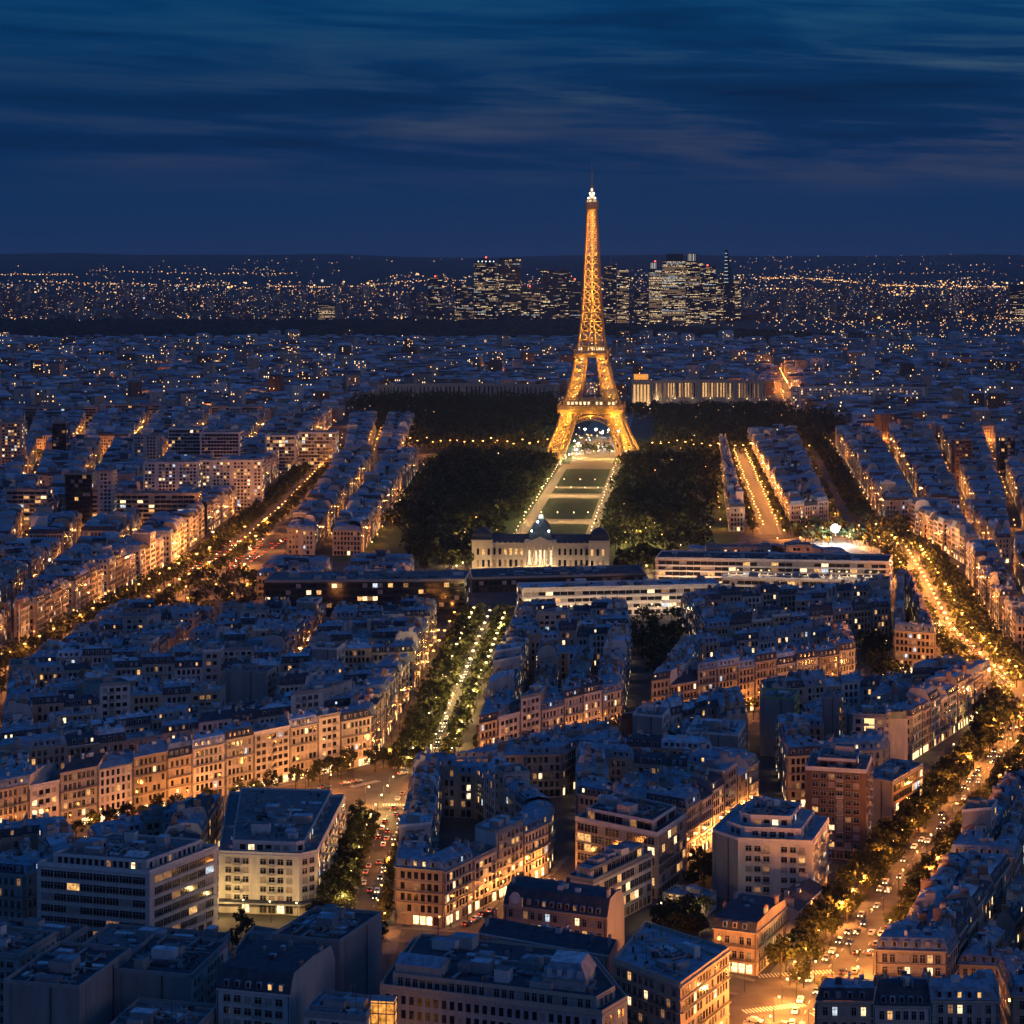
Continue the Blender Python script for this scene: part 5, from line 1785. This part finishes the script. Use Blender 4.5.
# ------------------------------------------------------------------ cars
HEADL = M_(emit('car headlight', (1, .84, .55), 9))
TAILL = M_(emit('car tail light', (1, .05, .02), 4))
TYRE = M_(mat('car tyre', (.02, .02, .02), .9))
CARC = [('black', (.02, .02, .024)), ('grey', (.18, .18, .19)), ('white', (.7, .7, .7)), ('dark blue', (.03, .05, .12)), ('dark red', (.2, .02, .02)), ('silver', (.45, .46, .48))]
CARM = [(n, M_(mat(n + ' car paint', c, .3, .2, .05, 3, 0, .5))) for n, c in CARC]
def car_body(pm):
    m = MB()
    prof = [(-2.15, .35), (2.1, .35), (2.15, .75), (1.0, .95), (.35, 1.42), (-1.3, 1.45), (-2.0, .98), (-2.2, .9)]
    for s in (-1, 1):
        pts = [(x, s * (.86 if z < 1.0 else .70), z) for x, z in prof]
        m.face(pts if s < 0 else pts[::-1], pm)
    for i in range(len(prof)):
        (x0, z0), (x1, z1) = prof[i], prof[(i + 1) % len(prof)]
        a0, a1 = (.86 if z0 < 1.0 else .70), (.86 if z1 < 1.0 else .70)
        m.face([(x0, a0, z0), (x0, -a0, z0), (x1, -a1, z1), (x1, a1, z1)][::-1], pm)
    return m.mesh('body', MATS)
CARB = [(n, car_body(pm)) for n, pm in CARM]
gl = MB()
gl.face([(.96, -.66, .99), (.96, .66, .99), (.40, .60, 1.38), (.40, -.60, 1.38)], GLASS)
gl.face([(-1.98, .62, 1.02), (-1.98, -.62, 1.02), (-1.36, -.6, 1.41), (-1.36, .6, 1.41)], GLASS)
for s in (-1, 1):
    gl.face([(-1.7, s * .80, 1.02), (.75, s * .80, 1.02), (.3, s * .725, 1.36), (-1.25, s * .725, 1.37)], GLASS)
CARG = gl.mesh('windows', MATS)
wm_ = MB()
wm_.v, wm_.f, wm_.m = [], [], []
_c = [(.31 * math.cos(k * math.pi / 5), .31 * math.sin(k * math.pi / 5)) for k in range(10)]
for k in range(10):
    a, b = _c[k], _c[(k + 1) % 10]
    wm_.face([(a[0], -.1, a[1]), (b[0], -.1, b[1]), (b[0], .1, b[1]), (a[0], .1, a[1])], TYRE)
wm_.face([(x, -.1, z) for x, z in _c], TYRE)
wm_.face([(x, .1, z) for x, z in _c][::-1], TYRE)
CARW = wm_.mesh('wheel', MATS)
hl = MB()
hl.obox(0, 0, 0, .12, .30, -.09, .09, HEADL)
CARH = hl.mesh('headlight', MATS)
tl = MB()
tl.obox(0, 0, 0, .1, .36, -.1, .12, TAILL)
CART = tl.mesh('tail_light', MATS)
CARS = []
def lane(pl, off, gap, phrase, rev, dens=.7):
    n = 0
    for x, y, dx, dy in resample(offset(pl, off), gap):
        if rt.random() > dens:
            continue
        t = rt.uniform(-1.5, 1.5)
        j_ = rt.uniform(-.45, .45)
        CARS.append((x + dx * t + dy * j_, y + dy * t - dx * j_, math.atan2(dy, dx) + (math.pi if rev else 0), phrase, n, rev))
        n += 1
lane(cr_, -3.2, 8, 'right lane of the traffic road', False, .5)
lane(cr_, -.6, 9, 'middle lane of the traffic road', True, .4)
lane(cr_, 2.4, 8, 'left lane of the traffic road', True, .5)
lane(av[0:3], -1.8, 9, 'left lane of the avenue', True, .6)
lane(av[0:3], 2, 10, 'right lane of the avenue', False, .5)
lane([(-160, 862), (-70, 952), (-44, 974)], 0, 8, 'lane of the lit boulevard by the plaza', False, .6)
lane(cs[:3], 1.5, 10, 'lane of the lit street below the stone row', False, .4)
for o, rv in ((-5.6, True), (-2.6, True), (2.2, False), (5.4, False)):
    lane(bl_, o, 10.5, f'{"outer" if abs(o) > 4 else "inner"} {"descending" if rv else "climbing"} lane of the broad boulevard', rv, .5)
NEARC = len(CARS)
for o, rv in ((-5.6, True), (-2.6, True), (2.2, False), (5.4, False)):
    lane(ub, o, 9, f'{"outer" if abs(o) > 4 else "inner"} {"descending" if rv else "climbing"} lane of the upper boulevard', rv, .72)
lane([(70, 655), (100, 640)], 0, 7, 'line at the lower crossroads', False, .8)
lane([(-16, 752), (14, 808)], 1.2, 6, 'line parked in the shopping street', False, .7)
CARS = [c for c in CARS if abs(c[0]) < .2207 * c[1] + 5]
CARS.sort(key=lambda c: c[1])
for i, (x, y, a, ph, n, rv) in enumerate(CARS[:290]):
    nm, bd = CARB[rt.choices(range(6), (4, 4, 3, 2, 1, 3))[0]]
    root = link('car', None, None, (x, y, .31), a)
    link('body', bd, root)
    link('windows', CARG, root)
    for wx in (-1.35, 1.35):
        for wy in (-.78, .78):
            link('wheel', CARW, root, (wx, wy, .31))
    for wy in (-.6, .6):
        link('headlight', CARH, root, (2.13, wy, .68))
        link('tail_light', CART, root, (-2.2, wy, .82))
    tag(root, f'{nm} car, {ordn(n)} in the {ph}', 'car', 'cars in the ' + ph)

# the red-lit car park on the left: rows of parked cars seen as one mass
cp = MB()
for i in range(9):
    for j in range(16):
        if rt.random() < .6:
            x, y = -238 + i * 5.6 + j * 1.2, 1600 + j * 13
            cp.obox(x, y, 1.5, 4.2, 1.75, .1, .9, CARM[(i * 3 + j) % 6][1])
            cp.obox(x, y - .2, 1.5, 2.2, 1.5, .9, 1.45, GLASS)
            for s in (-.55, .55):
                cp.obox(x + s, y - 2.15, 1.5, .12, .5, .6, .95, TAILL if rt.random() < .8 else HEADL)
tag(link('parked_cars', cp.mesh('parked_cars', MATS)), 'crowd of cars with red lights queuing on the distant left square', 'cars', kind='stuff')
# ------------------------------------------------------------------ the iron lattice tower
TX, TY, TA = 86.0, 2494.0, -.077
IRONG = M_(mat('golden brown tower paint', (.50, .33, .15), .6, 0, .08, .3))
FLOOD = M_(emit('golden floodlight glass', (1, .62, .20), 6))
BEAC = M_(emit('white beacon glass', (1, .95, .85), 14))
tow = link('lattice_tower', None, None, (TX, TY, 0), TA)
PROF = [(0, 55, 33.5), (15, 47, 28), (30, 40.2, 22.6), (44, 35, 18.4), (57, 31, 15), (70, 27.2, 12.4), (85, 23.0, 9.4), (100, 19.4, 6.9), (115, 16.6, 5.0),
        (128, 14.2, 3.4), (142, 12.4, 2.2), (156, 11.0, 1.2), (170, 9.9, .5)]
def pf(z):
    for (z0, o0, i0), (z1, o1, i1) in zip(PROF, PROF[1:]):
        if z <= z1:
            t = (z - z0) / (z1 - z0)
            return o0 + (o1 - o0) * t, i0 + (i1 - i0) * t
    return PROF[-1][1:]
def brace(m, a, b, c, d, t):
    m.bar(a, d, t, IRONG)
    m.bar(b, c, t, IRONG)
def leg(sx, sy, zs, t):
    m = MB()
    for z0, z1 in zip(zs, zs[1:]):
        (o0, i0), (o1, i1) = pf(z0), pf(z1)
        c0 = [(sx * x, sy * y, z0) for x, y in ((o0, o0), (o0, i0), (i0, i0), (i0, o0))]
        c1 = [(sx * x, sy * y, z1) for x, y in ((o1, o1), (o1, i1), (i1, i1), (i1, o1))]
        for k in range(4):
            j = (k + 1) % 4
            m.bar(c0[k], c1[k], t * 1.5, IRONG)
            m.bar(c1[k], c1[j], t, IRONG)
            brace(m, c0[k], c0[j], c1[k], c1[j], t * .8)
            mid0 = tuple((u + v) / 2 for u, v in zip(c0[k], c0[j]))
            mid1 = tuple((u + v) / 2 for u, v in zip(c1[k], c1[j]))
    return m
ZL = [0, 8.5, 17, 25.5, 33.5, 41, 49, 56]
ZU = [62, 71, 80, 89, 98, 107, 115]
TL = []     # floodlight positions
for sx in (-1, 1):
    for sy in (-1, 1):
        lo = link('leg', leg(sx, sy, ZL, .62).mesh('leg', MATS), tow)
        pr = MB()
        cx = 44.5
        pr.taper([(sx * cx + u * 15, sy * cx + v * 15) for u, v in ((-1, -1), (1, -1), (1, 1), (-1, 1))], -1, [(sx * cx + u * 13, sy * cx + v * 13) for u, v in ((-1, -1), (1, -1), (1, 1), (-1, 1))], 4, CONC)
        link('masonry_pier', pr.mesh('masonry_pier', MATS), tow)
        link('upper_leg', leg(sx, sy, ZU, .55).mesh('upper_leg', MATS), tow)
        for z in (4, 11, 19, 27, 35, 43, 51):
            o, i = pf(z)
            TL.append((sx * (o + i) / 2, sy * (o + i) / 2, z, 24000))
        for z in (63, 72, 81, 90, 99, 108):
            o, i = pf(z)
            TL.append((sx * (o + i) / 2, sy * (o + i) / 2, z, 13000))
sh = MB()
zs = [121, 131, 141, 151, 161, 171]
z = 171
while z < 272:
    z += 8.0
    zs.append(min(z, 273))
def so(z):
    return 9.9 - (z - 170) * (9.9 - 4.9) / 103 if z > 170 else pf(z)[0]
for z0, z1 in zip(zs, zs[1:]):
    a, b = so(z0), so(z1)
    for k in range(4):
        def cn(r, z, q):
            return [(-r, -r, z), (r, -r, z), (r, r, z), (-r, r, z)][q % 4]
        m0, m1 = cn(a, z0, k), cn(a, z0, k + 1)
        n0, n1 = cn(b, z1, k), cn(b, z1, k + 1)
        sh.bar(m0, n0, 1.25, IRONG)
        sh.bar(n0, n1, .8, IRONG)
        if z0 < 172:
            i0, i1 = pf(z0)[1], pf(z1)[1]
            for s in (-1, 1):
                f0 = tuple((u + v) / 2 + s * (v - u) / 2 * i0 / a for u, v in zip(m0, m1))
                f1 = tuple((u + v) / 2 + s * (v - u) / 2 * i1 / b for u, v in zip(n0, n1))
                sh.bar(f0, f1, .9, IRONG)
                e0, e1 = (m0, n0) if s < 0 else (m1, n1)
                brace(sh, e0, f0, e1, f1, .6)
        else:
            md0 = tuple((u + v) / 2 for u, v in zip(m0, m1))
            md1 = tuple((u + v) / 2 for u, v in zip(n0, n1))
            sh.bar(md0, md1, .8, IRONG)
            brace(sh, m0, md0, n0, md1, .55)
            brace(sh, md0, m1, md1, n1, .55)
link('shaft', sh.mesh('shaft', MATS), tow)
for z in range(122, 272, 6):
    TL.append((0, 0, z, 17000 if z > 165 else 22000))
def platform(r, z0, z1, name, rail):
    m = MB()
    sq = lambda r: [(-r, -r), (r, -r), (r, r), (-r, r)]
    m.taper(sq(r * .93), z0, sq(r), z0 + (z1 - z0) * .45, IRONG)
    for k in range(4):      # open gallery with posts
        a, b = sq(r)[k], sq(r)[(k + 1) % 4]
        n = max(8, int(2 * r / 2.6))
        for i in range(n + 1):
            p = lerp(a, b, i / n)
            m.bar((*p, z0 + (z1 - z0) * .45), (*p, z1), .45, IRONG)
        m.bar((*a, z1), (*b, z1), .9, IRONG)
        m.bar((*a, z0 + (z1 - z0) * .72), (*b, z0 + (z1 - z0) * .72), .3, IRONG)
        for i in range(n):
            if i % 2 == 0:
                p, q_ = lerp(a, b, i / n), lerp(a, b, (i + 1) / n)
                m.bar((*p, z0), (*q_, z0 + (z1 - z0) * .45), .4, IRONG)
    m.prism(sq(r * .74), z1 - .6, z1 + rail, IRONG, R0 + 1)
    o = link(name, m.mesh(name, MATS), tow)
    gm = MB()
    for k in range(4):
        a, b = sq(r * .745)[k], sq(r * .745)[(k + 1) % 4]
        for i in range(12):
            if rt.random() < .75:
                p, q_ = lerp(a, b, (i + .2) / 12), lerp(a, b, (i + .75) / 12)
                gm.face([(*p, z1 + .2), (*q_, z1 + .2), (*q_, z1 + rail * .8), (*p, z1 + rail * .8)], LITB)
    link('lit_window_band', gm.mesh('lit_window_band', MATS), o)
platform(35.0, 54, 63, 'first_platform', 4)
platform(19.0, 113, 120.5, 'second_platform', 4)
platform(6.8, 272, 279, 'top_platform', 3.5)
for k in range(4):          # the great arches between the legs
    ar = MB()
    c, s = [(1, 0), (0, 1), (-1, 0), (0, -1)][k]
    def q3(u, z, d):
        x, y = u, -d
        return (c * x - s * y, s * x + c * y, z)
    N = 22
    pv = None
    for i in range(N + 1):
        th = math.pi * i / N
        u, zo, zi = math.cos(th), 10 + 42 * math.sin(th), 10 + 37.5 * math.sin(th)
        dO, dI = pf(min(zo, 56))[0] - .8, pf(min(zi, 56))[0] - .8
        a, b = q3(36 * u, zo, dO), q3(33.5 * u, zi, dI)
        if pv:
            ar.bar(pv[0], a, .9, IRONG)
            ar.bar(pv[1], b, .9, IRONG)
            ar.bar(pv[0], b, .5, IRONG)
        ar.bar(a, b, .5, IRONG)
        pv = (a, b)
    for i in range(1, 16):      # girder between arch and platform
        u = -32 + 4 * i
        zt = 10 + 42 * math.sqrt(max(0, 1 - (u / 36) ** 2))
        if zt < 53:
            ar.bar(q3(u, zt, 32), q3(u, 54, 31.5), .45, IRONG)
    link('arch', ar.mesh('arch', MATS), tow)
tp = MB()
tp.taper([(-3.6, -3.6), (3.6, -3.6), (3.6, 3.6), (-3.6, 3.6)], 282.5, [(-2.2, -2.2), (2.2, -2.2), (2.2, 2.2), (-2.2, 2.2)], 290, IRONG)
tp.ring((0, 0), [(290, 2.4), (294, 2.2), (298, .9)], 10, IRONG)
for a_ in range(4):
    tp.bar((2 * math.cos(a_ * 1.57 + .78), 2 * math.sin(a_ * 1.57 + .78), 290), (0, 0, 302), .5, IRONG)
link('cupola', tp.mesh('cupola', MATS), tow)
an = MB()
an.ring((0, 0), [(298, .9), (306, .7), (306.1, 1.1), (310, 1.1), (310.1, .5), (323, .25)], 8, METAL)
link('antenna_mast', an.mesh('antenna_mast', MATS), tow)
bc = MB()
for x, y, zb in ((-3.5, -4.6, 283), (3.5, -4.6, 283), (0, -4.8, 285), (0, -2.7, 292), (-2, -3.2, 288), (2, -3.2, 288)):
    bc.obox(x, y, 0, 1.3, .9, zb, zb + 1.3, BEAC)
link('beacon', bc.mesh('beacon', MATS), tow)
TL.append((0, 0, 281, 3500))
for x, y, z, p in [(18, 0, 66, 9000), (-18, 0, 66, 9000), (0, 18, 66, 9000), (0, -18, 66, 9000), (0, -33.8, 50, 6000), (22, -34.5, 52, 5000), (-22, -34.5, 52, 5000), (0, -10, 117, 5000), (10, -21, 112, 2500), (-10, -21, 112, 2500),
                   (0, -24, 124, 1500), (30, -38, 53, 4000), (-30, -38, 53, 4000)]:
    TL.append((x, y, z, p))
KT = .75
fd = MB()
for x, y, z, p in TL:
    fd.obox(x, y, 0, .8, .8, z - .9, z - .3, FLOOD)
link('floodlights', fd.mesh('floodlights', MATS), tow)
LCOL['t'] = (1.0, .47, .065)
for x, y, z, p in TL:
    link('flood_light', light('t', p * KT), tow, (x, y, z))
tag(tow, 'golden floodlit iron lattice tower with three platforms and lit beacon', 'iron tower')

# ------------------------------------------------------------------ the military school before the field
ec = link('military_school', None, None, (20, 1622, 0), -.06)
def part_m(nm, m, parent=None, **kw):
    return link(nm, m.mesh(nm, MATS), parent or ec)
LIMES = M_(mat('floodlit limestone', (.52, .45, .36), .85, 0, .1, .4, 1))
def colonnade(m, x0, x1, y, z0, z1, n, m1=LIMES):
    for i in range(n + 1):
        x = x0 + (x1 - x0) * i / n
        m.ring((x, y), [(z0, .62), (z1, .5)], 8, m1)
    m.prism([(x0 - .9, y - .9), (x1 + .9, y - .9), (x1 + .9, y + .9), (x0 - .9, y + .9)], z1, z1 + 1.5, m1, None, True)
wings = MB()
wings.prism([(-46, 0), (46, 0), (46, 14), (-46, 14)], 0, 17.5, LIMES)
wings.prism([(-46.3, -.5), (46.3, -.5), (46.3, 14.4), (-46.3, 14.4)], 17.5, 18.6, TRIM, None, True)
wings.prism([(-46.2, -.4), (46.2, -.4), (46.2, 0), (-46.2, 0)], 8.6, 9.2, TRIM, None, True)
for i in range(25):
    x = -45.6 + 3.8 * i
    if 12 < abs(x) < 33.5:
        wings.obox(x, -.55, 0, .8, .5, .1, 17.4, LIMES)
    wings.obox(x, -.3, 0, .5, .5, 18.62, 19.5, TRIM)
part_m('wall', wings)
rfm = MB()
rfm.taper([(-46, 0), (46, 0), (46, 14), (-46, 14)], 18.61, [(-44, 5), (44, 5), (44, 9), (-44, 9)], 24, R0 + 1)
part_m('roof', rfm)
for s in (-1, 1):
    pv_ = MB()
    x0 = s * 41
    pv_.prism([(x0 - 7, -3), (x0 + 7, -3), (x0 + 7, 15), (x0 - 7, 15)], 0, 19.5, LIMES)
    pv_.prism([(x0 - 7.4, -3.4), (x0 + 7.4, -3.4), (x0 + 7.4, 15.4), (x0 - 7.4, 15.4)], 19.5, 20.7, TRIM, None, True)
    o = part_m('end_pavilion', pv_)
    d = MB()
    sqd = lambda r: [(x0 - r, 6 - r), (x0 + r, 6 - r), (x0 + r, 6 + r), (x0 - r, 6 + r)]
    d.taper(sqd(7.2), 20.71, sqd(6.4), 24.5, R0 + 1)
    d.taper(sqd(6.4), 24.51, sqd(4.0), 27.5, R0 + 1)
    d.taper(sqd(4.0), 27.51, sqd(.8), 29, R0 + 1)
    link('dome', d.mesh('dome', MATS), o)
ce_ = MB()
ce_.prism([(-11, -4), (11, -4), (11, 16), (-11, 16)], 0, 21, LIMES)
colonnade(ce_, -9, 9, -5.4, 3, 17.5, 7)
ce_.face([(-10, -6.2, 19), (10, -6.2, 19), (0, -6.2, 23.5)], LIMES)
ce_.face([(-10, -6.2, 19), (0, -6.2, 23.5), (0, -4, 23.5), (-10, -4, 19)], TRIM)
ce_.face([(10, -6.2, 19), (10, -4, 19), (0, -4, 23.5), (0, -6.2, 23.5)], TRIM)
cpav = part_m('central_pavilion', ce_)
d = MB()
sqd = lambda r, r2=None: [(-r, 6 - (r2 or r)), (r, 6 - (r2 or r)), (r, 6 + (r2 or r)), (-r, 6 + (r2 or r))]
d.taper(sqd(8), 21.01, sqd(7.4), 26, R0 + 1)
d.taper(sqd(7.4), 26.01, sqd(5.6), 31, R0 + 1)
d.taper(sqd(5.6), 31.01, sqd(2.4), 35, R0 + 1)
d.taper(sqd(2.2), 35.01, sqd(1.6), 38, LIMES)
link('dome', d.mesh('dome', MATS), cpav)
we = random.Random(77)
def swindow(x, y, z, w, h, kd):
    m = MB()
    m.face([(x - w / 2, y, z), (x + w / 2, y, z), (x + w / 2, y, z + h), (x - w / 2, y, z + h)], kd)
    m.prism([(x - w / 2 - .25, y - .12), (x + w / 2 + .25, y - .12), (x + w / 2 + .25, y - .02), (x - w / 2 - .25, y - .02)], z + h + .05, z + h + .4, TRIM, None, True)
    part_m('window', m)
for i in range(24):
    x = -43.7 + 3.8 * i
    if abs(x) < 12:
        continue
    yy = -3.06 if abs(abs(x) - 41) < 7 else -.46
    if abs(abs(abs(x) - 41) - 7) < 1.2:
        continue
    swindow(x, yy, 2, 1.7, 4.8, GLASS if we.random() < .5 else LITC)
    swindow(x, yy, 10.3, 1.6, 4.4, GLASS if we.random() < .8 else LITA)
for i in range(5):
    swindow(-7.0 + 3.5 * i, -4.06, 4, 2.1, 10, LITB)
for i in range(12):
    x = -42 + 7.6 * i
    p = (20 + x * math.cos(-.06), 1612 + x * math.sin(-.06))
    lo = link('facade_light', light('f', 1100.0 if abs(x) > 12 else 4200.0), ec, (x, -8 if abs(x) > 12 else -11, 1.5))
b = MB()
for i in range(12):
    x = -42 + 7.6 * i
    b.obox(x, -8 if abs(x) > 12 else -11, 0, .5, .5, .2, .7, LAMPW)
for x, y, z in ((-6, -4.6, 27), (6, -4.6, 27), (0, 2, 36.5), (-2, -1.5, 33)):
    b.obox(x, y, 0, .9, .9, z, z + .9, LAMPX)
part_m('floodlights', b)
tag(ec, 'floodlit limestone military school with central dome and two domed pavilions', 'palace')
sheet('courtyard', [(-30, 1574), (80, 1580), (76, 1612), (-32, 1606)], .05, PAVE, 'paved courtyard before the military school')

# ------------------------------------------------------------------ the hill palace behind the tower
def palace_wing(x0, x1, Y, z0, h, name_l, lit, curve):
    root = link('hill_palace_wing', None, None, ((x0 + x1) / 2, Y, 0))
    w = (x1 - x0)
    m = MB()
    n = 14
    pts = [(-w / 2 + w * k / n, curve * (1 - (2 * k / n - 1) ** 2)) for k in range(n + 1)]
    for k in range(n):
        (xa, ya), (xb, yb) = pts[k], pts[k + 1]
        m.prism([(xa, ya), (xb, yb), (xb, yb + 20), (xa, ya + 20)], 0, z0 + h, LIMES, R0 + 3)
        m.prism([(xa, ya - .8), (xb, yb - .8), (xb, yb - .02), (xa, ya - .02)], z0 + h - 2.2, z0 + h + .6, TRIM, None, True)
        for t in (.1, .4, .7):
            c = lerp((xa, ya), (xb, yb), t)
            m.obox(c[0], c[1] - .6, 0, 1.6, 1.2, z0, z0 + h - 2.2, LIMES)
    link('wall', m.mesh('wall', MATS), root)
    for k in range(n):
        for t in (.25, .55, .85):
            c = lerp(pts[k], pts[k + 1], t)
            if rt.random() < .85:
                q = MB()
                q.face([(c[0] - 1.2, c[1] - .12, z0 + 2), (c[0] + 1.2, c[1] - .12, z0 + 2), (c[0] + 1.2, c[1] - .12, z0 + h - 4), (c[0] - 1.2, c[1] - .12, z0 + h - 4)], (LITA if rt.random() < lit * .6 else (LITC if rt.random() < lit else GLASS)))
                link('tall_window', q.mesh('tall_window', MATS), root)
    fm = MB()
    for k in range(0, n + 1, 2):
        fm.obox(pts[k][0], pts[k][1] - 6, 0, 1.2, 1.2, z0 + .3, z0 + 1.2, LAMPW)
        link('facade_light', light('f', (2600.0 if k < 3 else (700.0 if k < 6 else 350.0)) if lit > .4 else 27.0), root, (pts[k][0], pts[k][1] - 6, z0 + 2))
    link('floodlights', fm.mesh('floodlights', MATS), root)
    tag(root, name_l, 'palace')
palace_wing(-200, 70, 3430, 12, 21, 'dim curved left wing of the hill palace behind the park trees', .02, 40)
palace_wing(188, 372, 3400, 13, 27, 'brightly lit curved right wing of the hill palace', .6, 36)
pvn = link('hill_palace_pavilion', None, None, (188, 3370, 0))
m = MB()
m.prism([(-14, 0), (14, 0), (14, 24), (-14, 24)], 0, 44, LIMES, R0 + 3)
for k in range(6):
    m.obox(-12.5 + 5 * k, -.7, 0, 1.6, 1.4, 8, 40, LIMES)
m.prism([(-14.5, -1.6), (14.5, -1.6), (14.5, -.02), (-14.5, -.02)], 40, 42, TRIM, None, True)
link('wall', m.mesh('wall', MATS), pvn)
m = MB()
m.prism([(-10, 3), (10, 3), (10, 20), (-10, 20)], 44.02, 52, ORANGEBOX, R0 + 3)
link('lit_attic', m.mesh('lit_attic', MATS), pvn)
for k in range(5):
    q = MB()
    q.face([(-11.4 + 5 * k, -.1, 10), (-8.6 + 5 * k, -.1, 10), (-8.6 + 5 * k, -.1, 37), (-11.4 + 5 * k, -.1, 37)], LITA)
    link('tall_window', q.mesh('tall_window', MATS), pvn)
for x in (-10, 10):
    link('facade_light', light('f', 5000.0), pvn, (x, -9, 6))
tag(pvn, 'tall lit head pavilion of the hill palace with orange attic', 'palace')
print('OBJ', len(bpy.data.objects), 'lights', len([o for o in bpy.data.objects if o.type == 'LIGHT']), 'mass', len(MASS.f), 'far', len(FAR.f), 'trees', len(TREELIST), len(far_t.f), 'cars', len(CARS), 'lamps', len(LAMPS), 'bld', len(heroes), len(chosen), len(mass))

# ------------------------------------------------------------------ evening air
hz = bpy.data.materials.new('evening air')
hz.use_nodes = True
ht = hz.node_tree
ht.nodes.clear()
ho = ht.nodes.new('ShaderNodeOutputMaterial')
hv = ht.nodes.new('ShaderNodeVolumePrincipled')
hv.inputs['Color'].default_value = (.58, .74, .92, 1)
hv.inputs['Density'].default_value = HAZE
ht.links.new(hv.outputs[0], ho.inputs['Volume'])
if HAZE > 0:
    hb_ = MB()
    hb_.prism([(-12000, -600), (12000, -600), (12000, 31000), (-12000, 31000)], -2, 372, 0, None, True)
    hme = hb_.mesh('haze', [hz])
    tag(link('haze', hme), 'thin bluish evening air that veils the far suburbs', 'haze', kind='stuff')
